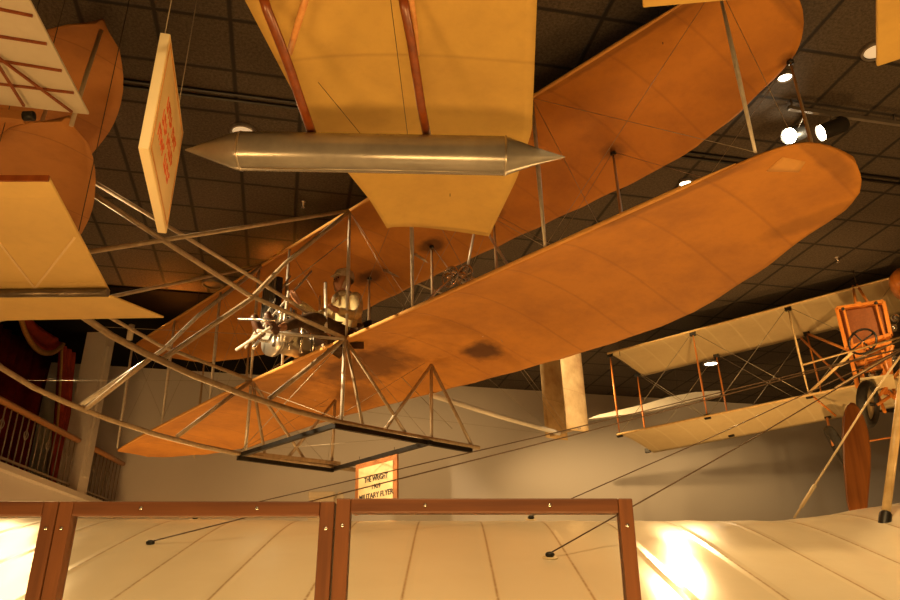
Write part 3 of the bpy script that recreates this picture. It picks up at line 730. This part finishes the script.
# ------------------------------------------------------------------ hanging sign board on the left
sa = at_y(170, 34, 3.0); sd = Vector((-math.sin(math.radians(13.4)), math.cos(math.radians(13.4)), 0)); sn = Vector((sd.y, -sd.x, 0))
sB = at_plane(183, 133, sa, sn); sD = at_plane(141, 150, sa, sn)
Ls = (sB-sa).dot(sd); Hs = (sa.z-sD.z)*.87; Tk = .044
rot = Matrix((sd, -sn, Vector((0, 0, 1)))).transposed()    # local x along the board, -y is the face, z up
sg = empty('hanging_sign', 'thick cream sign board with faded red lettering hung on two wires at the left', 'sign', mat=Matrix.Translation(sa)@rot.to_4x4())
MB().box((Ls/2, Tk/2+.002, -Hs/2), (Ls, Tk, Hs)).build('board', M['boardedge'], sg, .002)
MB().box((Ls/2, 0, -Hs/2), (Ls-.004, .004, Hs-.004)).build('face', M['board'], sg)
bd = MB(); e = .035
for (c, d) in (((Ls/2, -e), (Ls-2*e, .012)), ((Ls/2, -Hs+e), (Ls-2*e, .012)), ((e, -Hs/2), (.012, Hs-2*e)), ((Ls-e, -Hs/2), (.012, Hs-2*e))): bd.box((c[0], -.0035, c[1]), (d[0], .003, d[1]))
bd.build('painted_border', M['redborder'], sg)
random.seed(3)
for row, (zz, x0, x1, words) in enumerate(((-.30, .26, .78, (5, 4)), (-.44, .2, .74, (4, 6)), (-.58, .14, .74, (5, 5)))):
    zz *= Hs/.83; n = sum(words)+1; w = (x1-x0)*Ls/n; xx = x0*Ls
    for wi, cnt in enumerate(words):
        tx = MB()
        for k in range(cnt):
            q_ = random.choice((-.028, 0, .028))
            tx.box((xx+w*.2, -.0035, zz), (w*.26, .003, .07)); tx.box((xx+w*.62, -.0035, zz+q_), (w*.6, .003, .018)); xx += w
        tx.build('faded_lettering', M['redink'], sg); xx += w
for xx in (.03, Ls-.12): 
    p = sg.matrix_world@Vector((xx, .03, 0)) if False else (Matrix.Translation(sa)@rot.to_4x4())@Vector((xx, .03, 0))
    line((xx, .03, 0), (xx, .03, HC-p.z), .003, M['cable'], sg, 'hanging_wire')

# ------------------------------------------------------------------ name sign under the landing frame
sA = fpl(355.5, 465, 0, -1.14); sC = fpl(397, 457, 0, -1.14); sE = fpl(397, 507, 0, -1.14)
wS = sA.y-sC.y; hS = sA.z-sE.z
# local frame: x to the viewer's right (towards +Y of the aircraft), face towards the nose
SM = FM@Matrix(((0, -1, 0, -1.14), (1, 0, 0, sA.y), (0, 0, 1, max(sA.z, sC.z)), (0, 0, 0, 1)))
wS = sC.y-sA.y
ns = empty('name_sign', 'small parchment sign reading the aircraft name hanging below the dark landing frame', 'sign', mat=SM)
MB().box((wS/2, .012, -hS/2), (wS, .02, hS)).build('board', M['signbrown'], ns)
MB().box((wS/2+.0, -.001, -hS/2-.01), (wS*.82, .006, hS-.1)).build('panel', M['parchment'], ns)
def text(s, size, w, loc, mat, parent, name):
    cu = bpy.data.curves.new(name, 'FONT'); cu.body = s; cu.align_x = 'CENTER'; cu.align_y = 'CENTER'; cu.size = size; cu.extrude = .002; cu.offset = size*.012
    o = bpy.data.objects.new(name, cu); C.objects.link(o); bpy.context.view_layer.update()
    me = bpy.data.meshes.new_from_object(o.evaluated_get(bpy.context.evaluated_depsgraph_get())); bpy.data.objects.remove(o)
    xs = [v.co.x for v in me.vertices]; k = w/(max(xs)-min(xs))
    for v in me.vertices: v.co = Vector((v.co.x*k, v.co.z, v.co.y))
    me.materials.append(mat); ob = bpy.data.objects.new(name, me); C.objects.link(ob); ob.parent = parent; ob.location = loc
    return ob
hs_ = sA.z-fpl(375, 505, 0, -1.14).z
text('THE WRIGHT', .085, wS*.56, (wS*.52, -.007, -hs_*.42), M['ink'], ns, 'lettering')
text('1909', .075, wS*.20, (wS*.52, -.007, -hs_*.60), M['ink'], ns, 'lettering')
text('MILITARY FLYER', .085, wS*.80, (wS*.52, -.007, -hs_*.79), M['ink'], ns, 'lettering')
for xx in (.06, wS-.06): line((xx, .012, 0), (xx, .012, .09), .003, M['darkcable'], ns, 'hanging_wire')

# ------------------------------------------------------------------ pusher biplane at the right
KM = Matrix(((-.5844, .8113, -.0159, 2.693), (-.8102, -.5823, .0670, 12.083), (.0451, .0520, .9976, 2.9206+EYE), (0, 0, 0, 1)))
KI = KM.inverted()
def kpl(px, py, ax, v):
    d = KI.to_3x3()@ray(px, py); o = KI@O; return o+d*((v-o[ax])/d[ax])
ku = empty('pusher_biplane', 'smaller biplane with pale cream wings and orange struts at the right, before the far wall', 'airplane', mat=KM)
GK = 1.4
for z0, nm in ((0, 'lower_wing'), (GK, 'upper_wing')):
    T_ = []; B_ = []; 
    for i in range(81):
        y = -.02+8.0*i/80; ra = []; rb = []
        for k in range(15):
            t = k/14; c = 1.28; x = .03-c*t; ze = .06*math.sin(PI*t**.75)-.02*t; th_ = .006+.02*math.sin(PI*t)*(1-.5*t)
            rib = .006*abs(math.cos(PI*y/.36))
            yy = y+(.08*t if i == 0 else 0)
            ra.append((x, yy, z0+ze+th_)); rb.append((x, yy, z0+ze-th_*.4-rib*math.sin(PI*t)))
        T_.append(ra); B_.append(rb)
    w_ = MB().shell(T_, B_).build(nm, M['curtiss'], ku)
    MB().tube([(.035, -.02, z0), (.035, 8, z0)], .018, 6).build('leading_edge', M['bamboo'], w_)
KY = [0.01, 1.43, 2.88, 4.35, 5.8, 7.3]
for i, y in enumerate(KY):
    for x, mt in ((0, 'orangedark' if i < 2 else 'bamboo'), (-1.12, 'orangedark' if i < 2 else 'orange')):
        if i == 3 and x == 0: continue
        MB().tube([(x, y, 0), (x, y, GK/2), (x, y, GK)], [.014, .026, .014], 8, .65, up=(1, 0, 0)).build('strut', M[mt], ku)
        for z in (.0, GK-.03): MB().box((x, y, z), (.05, .09, .07)).build('strut_socket', M['dark'], ku)
for x in (0, -1.12):
    for a, b_ in zip(KY, KY[1:]):
        line((x, a, 0), (x, b_, GK), .004, M['cable'], ku); line((x, b_, 0), (x, a, GK), .004, M['cable'], ku)
# centre section: radiator box, wheel column, seat, engine, undercarriage
pTL = kpl(837, 311, 0, .3); pBR = kpl(888, 368, 0, .3); yc = 3.82
rb_ = MB(); w = .5; h = .36
q = [kpl(p[0], p[1], 0, .25) for p in ((837, 309), (884, 302), (891, 335), (847, 349))]
cen = sum(q, Vector())/4
def kp(px, py, x): return kpl(px, py, 0, x)
fr_ = MB()
for i in range(4): fr_.bar(q[i], q[(i+1) % 4], .045, .08, up=(1, 0, 0))
rad = fr_.build('radiator_frame', M['orange'], ku)
co_ = MB().prism([p-Vector((.03, 0, 0)) for p in q], (-.1, 0, 0)); co_.build('radiator_core', M['radcore'], rad)
for a, b_ in (((844, 309), (853, 346)), ((876, 304), (885, 338))): MB().bar(kp(*a, .29), kp(*b_, .29), .025, .02, up=(1, 0, 0)).build('radiator_bar', M['orange'], rad)
for p in ((843, 309), (876, 303)): MB().ball(kp(p[0], p[1], .3), .025, 8).build('knob', M['dark'], rad)
MB().lathe([(0, 0), (0, .04), (.05, .04), (.06, .02), (.06, 0)], kp(859, 306, .25), (0, 0, 1), 12).build('filler_cap', M['orange'], rad)
for a, b_, wdt in (((850, 352), (858, 388), .05), ((888, 338), (891, 375), .05), ((855, 362), (893, 352), .05), ((858, 345), (862, 365), .12), ((866, 348), (892, 342), .06), ((861, 370), (866, 395), .05), ((885, 365), (886, 395), .05)):
    MB().bar(kp(*a, .2), kp(*b_, .2), wdt, .05, up=(1, 0, 0)).build('seat_frame', M['orange'], ku)
MB().prism([kp(862, 352, .1), kp(888, 347, .1), kp(890, 366, .1), kp(865, 372, .1)], (-.05, 0, 0)).build('seat_back', M['orange'], ku)
MB().prism([kp(860, 378, .5), kp(893, 374, .5), kp(895, 386, .2), kp(860, 392, .2)], (0, 0, -.03)).build('foot_board', M['curtiss'], ku)
for p in ((873, 374), (881, 379), (892, 360), (889, 392), (895, 318), (893, 328)):
    MB().ball(kp(p[0], p[1], -.1), .06, 10).build('engine_fitting', M['chrome'], ku)
for k in range(4): MB().lathe([(0, 0), (0, .055), (.2, .055), (.2, .0)], (-.95+.14*k, 4.35, .55), (.2, .2, 1), 12).build('engine_cylinder', M['chrome'], ku)
wc = kp(862.5, 341.5, .62)
wh = MB().torus(wc, (1, -.25, .15), .175, .015, 32, 8).build('steering_wheel', M['dark'], ku)
for k in range(4):
    a = PI*k/2+.5; MB().tube([wc, wc+Vector((.0, math.cos(a)*.17, math.sin(a)*.17))], .011, 6).build('spoke', M['dark'], wh)
MB().tube([wc, kp(868, 372, .35)], .02, 7).build('steering_column', M['orange'], ku)
# outrigger poles
MB().tube([(0.02, 2.88, .03), kp(853, 352, .45)], .02, 8).build('bamboo_pole', M['bamboo'], ku)
MB().tube([kp(808, 334, -1.1), kp(848, 350, .1)], .02, 8).build('bamboo_pole', M['orange'], ku)
MB().tube([kp(801, 338, -1.1), kp(846, 383, -.5)], .018, 8).build('bamboo_pole', M['orangedark'], ku)
MB().tube([kp(802, 365, 1.4), kp(905, 336, 1.2)], .012, 7).build('bamboo_pole', M['bamboo'], ku)
MB().tube([kp(835, 388, 1.3), kp(905, 346, 1.2)], .012, 7).build('bamboo_pole', M['dullwood'], ku)
MB().tube([kp(840, 366, 1.6), kp(905, 338, 1.2)], .01, 7).build('bamboo_pole', M['dullwood'], ku)
for a, b_ in (((853, 286), (856, 306)), ((857, 285), (868, 303))): MB().tube([kp(*a, .0), kp(*b_, .2)], .02, 7).build('radiator_stay', M['orange'], ku)
for a, b_ in (((880, 395), (900, 370)), ((877, 405), (900, 390)), ((872, 392), (884, 372)), ((885, 412), (878, 395)), ((894, 398), (884, 386)), ((882, 350), (898, 405)), ((893, 345), (880, 385))):
    MB().tube([kp(*a, .3), kp(*b_, .1)], .022, 7).build('undercarriage_tube', M['orange'], ku)
def wheel(c, axis, R, label=None):
    axis = KI.to_3x3()@Vector(axis)
    t = MB().torus(c, axis, R, R*.22, 36, 10, 1.15).build('wheel', M['rubber'], ku)
    MB().lathe([(-.02, 0), (-.03, .05), (-.012, R*.86), (.012, R*.86), (.03, .05), (.02, 0)], c, axis, 28).build('wheel_disc', M['rim'], t)
    MB().tube([Vector(c)-Vector(axis).normalized()*.08, Vector(c)+Vector(axis).normalized()*.08], .025, 8).build('hub', M['dark'], t)
wheel(kp(868, 404, .5), (.72, -.69, -.22), .25)
wc2 = kpl(838, 446, 0, -.4); wheel(wc2, (.86, -.40, .34), .25)
for a in ((827, 418), (844, 417)):
    MB().tube([kp(*a, -.5), wc2+Vector((0, .06 if a[0] > 830 else -.06, 0))], .018, 7).build('undercarriage_tube', M['orange'], ku)
MB().tube([wc2, kp(900, 436, -.3)], .012, 7).build('axle', M['orange'], ku)
MB().tube([kp(809, 393, 0), kp(836, 416, -.3)], .015, 7).build('undercarriage_tube', M['orange'], ku)
MB().lathe([(0, 0), (.05, .14), (.2, .2), (.45, .2), (.6, .14), (.65, 0)], kp(897, 283, .1)+Vector((.2, .1, 0)), (-1, 0, 0), 20).build('fuel_tank', M['orange'], ku)
for px, py in ((856, 283), (620, 356)):
    p = kp(px, py, 0); pw = KM@p; line(p, KI@Vector((pw.x, pw.y, HC)), .005, M['darkcable'], ku, 'hanging_wire')

# pale tapered wing-like blade near the far wall
YV = 13.9
vp = [at_y(*q, YV) for q in ((588, 419), (625, 414.5), (660, 409), (690, 401.5), (721, 394), (720, 390.5), (695, 392), (668, 397), (645, 404), (615, 411), (598, 415))]
bl = tag(MB().prism(vp, (0, .12, 0)).build('tapered_vane', M['palewhite'], None), 'long pale tapered vane hung behind the wings of the smaller biplane', 'airplane part')
pb = [vp[9], None, None, vp[6]]
for t in (.35, .8):
    p = pb[0].lerp(pb[3], t)+Vector((0, .06, .0)); line(p, Vector((p.x, p.y, HC)), .004, M['darkcable'], bl, 'hanging_wire')

# ------------------------------------------------------------------ white monoplane in the foreground
mp = empty('monoplane', 'white glossy wing with stitched ribs, wires and propeller filling the foreground behind the wooden barrier', 'airplane', (0, 3.4, 1.6))
def ML(p): return Vector(p)-Vector((0, 3.4, 1.6))
SEC = [(2.50, -.02), (2.7, .06), (3.0, .165), (3.3, .266), (3.6, .367), (3.9, .465), (4.2, .55), (4.45, .595), (4.65, .612), (4.82, .60), (4.95, .555), (5.0, .51)]
SEC = smooth_tab(SEC, 44)
T_ = []; B_ = []
for i in range(121):
    x = -5.2+8.6*i/120; ra = []; rb = []
    rt_ = max(0, min(1, (x-1.75)/1.2)); rt_ = rt_*rt_*(3-2*rt_)
    ribp = abs(math.sin(PI*(x/.335)))
    for k, (d, z) in enumerate(SEC):
        t = k/(len(SEC)-1); zz = z+.13*rt_*math.sin(PI*min(1, t*.62)+.0)+(.012*max(0, -x-.5)*t)
        zz -= .007*ribp*math.sin(PI*t)**.6
        d2 = 2.5+(d-2.5)*(1+.02*max(0, -x-1)*.5)
        ra.append(ML((x, d2, EYE+zz))); rb.append(ML((x, d2, EYE+zz-.015-.09*math.sin(PI*t)**.8)))
    T_.append(ra); B_.append(rb)
mw = lab(MB().shell(T_, B_).build('wing', M['mono'], mp), 'glossy cream wing with stitched rib tapes')
def wing_pt(px, py):
    d = ray(px, py); best = None
    for j in range(400):
        y = 2.55+j*.0055; p = d*(y/d.y); z = interp(y, SEC)
        g = p.z-z
        if best is None or abs(g) < best[0]: best = (abs(g), p)
    return O+best[1]
apex = at_y(907, 347, 4.1)
base = wing_pt(884, 527)+Vector((0, 0, .03))
base = at_y(884, 527, 4.0)
MB().tube([ML(base), ML(apex)], .023, 10, .8).build('king_post', M['bamboo'], mp)
MB().lathe([(-.06, .026), (-.05, .03), (.07, .03), (.08, .024)], ML(base), apex-base, 14).build('post_socket', M['dark'], mp)
mfits = [wing_pt(150, 545), wing_pt(550, 557), at_y(195, 519, 4.85), at_y(531, 519, 4.76)]
for i, fp_ in enumerate(mfits):
    mid = fp_.lerp(apex, .5)-Vector((0, 0, .004))
    MB().tube([ML(fp_+Vector((0, 0, .015))), ML(mid), ML(apex)], .0032, 6).build('landing_wire', M['brownwire'], mp)
    MB().ball(ML(fp_+Vector((0, 0, .01))), .016, 10, (1.3, 1, .8)).build('wire_fitting', M['dark'], mp)
    MB().lathe([(0, .0), (0, .035), (.004, .032), (.004, 0)], ML(fp_-Vector((0, 0, .004))), (0, -.3, 1), 16).build('wire_plate', M['rim'], mp)
cd0 = at_y(794, 518, 4.6); cd1 = at_y(868, 401, 4.3); MB().tube([ML(cd0), ML(cd0.lerp(cd1, .5)), ML(cd1), ML(apex+Vector((.0, 0, -.0)))], .006, 6).build('cord', M['rim'], mp)
MB().tube([ML(at_y(801, 507, 4.58)), ML(at_y(815, 485, 4.52))], .011, 6).build('cord_splice', M['rim'], mp)
# propeller: two blades on a hub in front of the nose
ptop = at_y(853, 403, 5.6); hubc = at_y(862, 585, 5.6); pl_ = (ptop-hubc).length; pe_ = (ptop-hubc).normalized(); ps_ = pe_.cross(Vector((0, -1, 0))).normalized()
if ps_.x < 0: ps_ = -ps_
ph = MB().lathe([(-.06, 0), (-.06, .09), (.06, .09), (.06, 0)], ML(hubc), (0, 1, 0), 20).build('propeller_hub', M['tin'], mp)
for s in (1, -1):
    T_ = []; B_ = []
    for i in range(41):
        t = i/40; r = .06+(pl_-.06)*t
        le = interp(t, [(0, -.05), (.2, -.075), (.4, -.10), (.6, -.108), (.8, -.10), (.92, -.078), (.97, -.055), (1, -.02)])
        te = interp(t, [(0, .05), (.2, .06), (.4, .085), (.6, .12), (.72, .128), (.85, .11), (.93, .078), (.97, .05), (1, .015)])
        tw = math.radians(interp(t, [(0, 55), (.4, 18), (1, 6)])); ra = []; rb = []
        for k in range(11):
            u = le+(te-le)*k/10; v_ = (k/10-.5)*2; th_ = .022*(1-v_*v_)*(1.4-t)+.002
            q = hubc+ps_*(s*u*math.cos(tw))+Vector((0, u*math.sin(tw), 0))+pe_*(s*r)
            ra.append(ML(q+Vector((0, th_*.5, 0)))); rb.append(ML(q-Vector((0, th_*.5, 0))))
        T_.append(ra); B_.append(rb)
    MB().shell(T_, B_).build('propeller_blade', M['prop'], ph)
# nose body and undercarriage of the monoplane, mostly outside the frame at the right
fus = MB()
R1 = []; R2 = []
for i in range(9):
    y = .2+5.2*i/8; k = .55+.45*min(1, i/6)
    R1.append([(3.0-.36*k, y, 1.2), (3.0-.36*k, y, 1.2+.72*k), (3.0, y, 1.2+.9*k), (3.0+.36*k, y, 1.2+.72*k), (3.0+.36*k, y, 1.2)])
vs = [ML(p) for r in R1 for p in r]; fs = []
for i in range(8):
    for k in range(5):
        fs.append((i*5+k, i*5+(k+1) % 5, i*5+5+(k+1) % 5, i*5+5+k))
fs += [(4, 3, 2, 1, 0), tuple(40+k for k in range(5))]
fus.add(vs, fs).build('fuselage', M['curtiss'], mp)
MB().tube([ML((3.0, 5.35, 1.75)), ML((hubc.x, 5.55, hubc.z))], .05, 10).build('engine_shaft', M['tin'], mp)
for sx in (2.45, 3.55):
    MB().torus(ML((sx, 4.7, .34)), (1, 0, 0), .29, .05, 32, 8).build('landing_wheel', M['rubber'], mp)
    MB().tube([ML((sx, 4.7, .34)), ML((3.0+(sx-3)*.6, 4.6, 1.22))], .025, 8).build('landing_strut', M['bamboo'], mp)
    MB().tube([ML((sx, 4.7, .34)), ML((3.0, 3.6, 1.22))], .02, 8).build('landing_strut', M['bamboo'], mp)
MB().tube([ML((2.45, 4.7, .34)), ML((3.55, 4.7, .34))], .02, 8).build('axle', M['dark'], mp)

# ------------------------------------------------------------------ wooden framed glass barrier
YB = 2.25
def barrier(x0, x1, ztop, yaw, label):
    y0 = YB; 
    r = empty('barrier_panel', label, 'barrier', (x0, y0, 0)); r.rotation_euler = (0, 0, yaw); w = x1-x0; pw = .04; th_ = .045
    MB().box((pw/2, 0, ztop/2), (pw, th_, ztop)).build('post', M['framev'], r, .003)
    MB().box((w-pw/2, 0, ztop/2), (pw, th_, ztop)).build('post', M['framev'], r, .003)
    MB().box((w/2, 0, ztop-pw/2), (w-2*pw-.002, th_, pw)).build('top_rail', M['frame'], r, .003)
    MB().box((w/2, 0, .16), (w-2*pw-.002, th_, .1)).build('bottom_rail', M['frame'], r, .003)
    MB().box((w/2, 0, (ztop-pw+.21)/2), (w-2*pw, .006, ztop-pw-.21)).build('glass_pane', M['glass'], r)
    for xx, zz in ((pw*.5, ztop-.075), (w-pw*.5, ztop-.075), (w*.3, ztop-pw*.5), (w*.72, ztop-pw*.5)):
        MB().lathe([(0, 0), (0, .005), (.002, .005), (.003, .002), (.003, 0)], (xx, -th_/2-.0005, zz), (0, -1, 0), 10).build('screw', M['chrome'], r)
zt1 = at_y(200, 502.5, YB).z; zt2 = at_y(485, 499.5, YB).z
xa = at_y(60, 520, YB).x; xb = at_y(334.5, 520, YB).x; xc = at_y(336.5, 520, YB).x; xd = at_y(632, 515, YB).x
yw = math.radians(0)
barrier(xa, xb, zt1, 0, 'wood-framed glass barrier panel in the middle, below the landing frame')
barrier(xc, xd, zt2, 0, 'rightmost wood-framed glass barrier panel, ending left of the lamp glare')
barrier(xa-.004-(xb-xa), xa-.004, zt1, 0, 'leftmost wood-framed glass barrier panel, cut off by the left edge')

# ------------------------------------------------------------------ small things near the far wall
bx0 = at_y(311, 494, 13.5); bx1 = at_y(337, 494, 13.5)
pdst = empty('pedestal', 'pale pedestal with a moulded top, just above the barrier left of the name sign', 'pedestal', ((bx0.x+bx1.x)/2, 13.5, 0))
wpd = bx1.x-bx0.x; zp_ = bx0.z
MB().box((0, 0, (zp_-.1)/2), (wpd*.92, .5, zp_-.1)).build('body', M['stone'], pdst); MB().box((0, 0, zp_-.05), (wpd, .56, .1)).build('cornice', M['stone'], pdst, .02)
sh_ = at_y(340, 497, 13.0); cone = empty('cone_lamp', 'small white cone-shaded lamp beside the pale pedestal', 'lamp', (sh_.x, 13.0, 0))
MB().tube([(0, 0, 0), (0, 0, sh_.z-.1)], .02, 8).build('pole', M['railgrey'], cone); MB().lathe([(-.12, .13), (.08, .03), (.1, .0)], (0, 0, sh_.z), (0, 0, 1), 18).build('shade', M['stone'], cone); MB().lathe([(0, 0), (0, .15), (.03, .14), (.03, 0)], (0, 0, 0), (0, 0, 1), 18).build('base', M['railgrey'], cone)
pn = at_y(131, 330, 12.0); pe = empty('pendant_cylinder', 'small white cylinder lamp hanging at the far left below the dark ceiling', 'lamp', tuple(pn))
MB().lathe([(-.17, 0), (-.17, .05), (.17, .05), (.17, 0)], (0, 0, 0), (0, 0, 1), 16).build('housing', M['stone'], pe); MB().tube([(0, 0, .17), (0, 0, HC-pn.z)], .01, 6).build('rod', M['dark'], pe)

# ------------------------------------------------------------------ ceiling lights in view
def downlight(px, py, r, mat, label, group=None):
    p = at_z(px, py, HC-.03); o = empty('ceiling_light', label, 'ceiling light', tuple(p), group=group)
    MB().lathe([(.03, r*1.25), (.0, r*1.25), (-.01, r*1.1), (0, r)], (0, 0, 0), (0, 0, 1), 28).build('trim_ring', M['railgrey'], o)
    MB().lathe([(.012, r), (.008, r*.5), (.008, 0)], (0, 0, 0), (0, 0, 1), 28).build('lens', mat, o)
downlight(785, 78, .06, M['downlight'], 'round ceiling light just beyond the rear strut of the upper wing tip')
downlight(686, 184, .07, M['downlight'], 'glowing ceiling light at the leading edge of the lower wing')
downlight(711, 364, .12, M['downlight'], 'small bright ceiling light seen between the wings of the smaller biplane')
downlight(243, 133, .11, M['dimlight'], 'dim round ceiling light just above the left end of the metal float')
downlight(213, 285, .13, M['railgrey'], 'round unlit ceiling fitting above the crossing wooden booms')
downlight(876, 52, .1, M['dimlight'], 'faint round ceiling fitting beside the cream surface in the top right corner')
def sprinkler(px, py, label):
    p = at_z(px, py, HC-.06); o = empty('sprinkler_head', label, 'sprinkler', tuple(p))
    MB().lathe([(.06, .035), (.05, .035), (.045, .012), (.0, .012), (-.005, .0)], (0, 0, 0), (0, 0, 1), 14).build('body', M['chrome'], o)
    MB().lathe([(-.02, 0), (-.02, .022), (-.016, .022), (-.016, 0)], (0, 0, 0), (0, 0, 1), 14).build('deflector', M['chrome'], o)
    MB().tube([(.012, 0, 0), (.016, 0, -.01), (.003, 0, -.02)], .003, 5).build('yoke_arm', M['chrome'], o); MB().tube([(-.012, 0, 0), (-.016, 0, -.01), (-.003, 0, -.02)], .003, 5).build('yoke_arm', M['chrome'], o)
sprinkler(303, 206, 'small shiny ceiling sprinkler left of the middle cream wing panel')
sprinkler(838, 261, 'small shiny ceiling sprinkler above the smaller biplane')
ta = at_z(788, 108, HC-.1); tb_ = ta+dB*2.2
tk = tag(MB().bar(ta, tb_, .035, .04).build('light_track', M['railgrey']), 'grey ceiling track carrying two spotlights at the right', 'light track')
for t in (.05, 1.2): MB().tube([ta+dB*t, ta+dB*t+Vector((0, 0, .1))], .012, 6).build('track_hanger', M['railgrey'], tk)
def spot_head(px, py, aim, label):
    f_ = at_z(px, py, HC-.27); d = (Vector(aim)-f_).normalized(); back = f_-d*.2
    o = empty('track_spotlight', label, 'spotlight', tuple(f_), group='track spotlights')
    MB().lathe([(.27, 0), (.27, .06), (.24, .078), (.0, .082), (-.005, .082)], (0, 0, 0), -d, 22).build('housing', M['lampblack'], o)
    MB().lathe([(.012, .0), (.012, .075)], (0, 0, 0), -d, 22).build('lens', M['lampon'], o)
    tp_ = ta+dB*((f_-d*.1-ta).dot(dB)); MB().tube([-d*.1, tp_-f_], .012, 6).build('stem', M['railgrey'], o)
    return o
spot_head(789, 136, (-3.0, 3.0, 2), 'left lit black spotlight on the ceiling track')
spot_head(821, 133, (-6.0, 7.5, 2.4), 'right black spotlight on the ceiling track, turned more to the side')

# ------------------------------------------------------------------ lighting
WARM = (1, .55, .18); HOT = (1, .64, .26)
def aim_at(o, loc, aim):
    o.location = loc; o.rotation_euler = (Vector(aim)-Vector(loc)).to_track_quat('-Z', 'Y').to_euler(); return o
def spot(loc, aim, power, size=60, blend=.6, rad=.06, col=WARM):
    l = bpy.data.lights.new('spot', 'SPOT'); l.energy = power; l.spot_size = math.radians(size); l.spot_blend = blend; l.shadow_soft_size = rad; l.color = col
    o = bpy.data.objects.new('spot_lamp', l); C.objects.link(o); return aim_at(o, loc, aim)
def fill_flood(loc, aim, power, sx, sy, col=WARM, spread=160):
    l = bpy.data.lights.new('fill_flood', 'AREA'); l.shape = 'RECTANGLE'; l.size = sx; l.size_y = sy; l.energy = power; l.color = col; l.spread = math.radians(spread)
    o = bpy.data.objects.new('fill_flood_lamp', l); C.objects.link(o); return aim_at(o, loc, aim)
def F(x, y, z): return tuple(FM@Vector((x, y, z)))
# floor-level uplight plus added floods filling undersides in place of bounced light
fill_flood((-5.0, 3.2, .5), F(-.5, .5, 1.2), 180, 2.0, .8)
fill_flood((6.5, 1.2, .6), F(-.6, 4.2, 1.3), 165, 2.0, .8)
fill_flood((3.5, 10.5, .4), F(-1, 1.6, .6), 120, 2.0, 1.0)
fill_flood((-4.6, 12.2, .4), F(-.8, -2.2, .8), 95, 1.5, 1.0)
spot((-4.6, 8.0, .3), F(-1.0, 2.0, 0), 260, 70, .8, .05)
fill_flood((.2, .8, .3), (-.2, 4.2, EYE+2.8), 82, 2.0, .6)
fill_flood((-3.2, .8, .5), (-2.6, 4.2, EYE+2.2), 70, 1.2, .6)
# ceiling spots
spot((-5.6, 8.6, HC-.25), F(1.3, -.9, -.1), 900, 36, .8, .05, (1, .74, .4))
spot((-2.4, 9.4, HC-.3), (4.6, 16.1, 2.3), 2600, 44, .9, .08, HOT)  # added to brighten the far wall at the right
spot((2.2, 8.6, HC-.25), tuple(vp[6]), 500, 24, .8, .05, HOT)  # added to brighten the tapered vane
spot((-5.6, 5.2, 6.0), F(.4, .1, .4), 3200, 34, .7, .05, (1, .74, .4))
spot((-4.2, 10.6, HC-.3), (-3.0, 14.6, 2.4), 420, 75, .8, .05, HOT)
spot((.5, 9.8, HC-.3), (-.6, 15.4, 2.8), 400, 80, .8, .05, HOT)
spot((1.6, 11.5, HC-.3), (4.0, 16.2, 1.8), 700, 80, .8, .05, HOT)
spot((3.6, 7.1, HC-.25), F(-4.35, .25, .4), 900, 22, .6, .05, (1, .7, .36))
spot((3.0, 6.8, .4), tuple(KM@Vector((-.6, 2.6, 1.2))), 800, 50, .8, .15)  # floor-level spot added to brighten the smaller biplane's undersides
spot((5.5, 7.5, HC-.3), tuple(KM@Vector((0, 3.3, .4))), 300, 40, .7, .05, HOT)
def glare(px, py, power):      # a ceiling spot whose mirror image falls on this point of the glossy wing
    p = wing_pt(px, py); d = ray(px, py).normalized(); sl = (interp(p.y+.05, SEC)-interp(p.y-.05, SEC))/.1
    n = Vector((0, -sl, 1)).normalized(); q = d-n*(2*d.dot(n)); loc = p+q*((HC-.15-p.z)/q.z); print('glare lamp', px, py, loc)
    return spot(loc, p, power, 55, .9, .09, HOT)
glare(680, 572, 700)
glare(12, 575, 900)
spot((.2, -.8, HC-.2), (.3, 4.0, 2.0), 1250, 60, .9, .1, HOT)
spot((2.6, 1.2, HC-.2), (2.3, 4.0, 2.0), 420, 45, .9, .08, HOT)  # added to brighten the right side of the foreground wing
spot((-4.6, 9.0, HC-.3), (-7, 13, 3.6), 18, 80, .9, .1)
w = bpy.data.worlds.new('world'); SC.world = w; w.use_nodes = True
w.node_tree.nodes['Background'].inputs[0].default_value = (1, .62, .3, 1); w.node_tree.nodes['Background'].inputs[1].default_value = .04
SC.view_settings.view_transform = 'Standard'; SC.view_settings.look = 'None'; SC.view_settings.exposure = .0; SC.view_settings.gamma = 1
SC.view_settings.use_curve_mapping = False
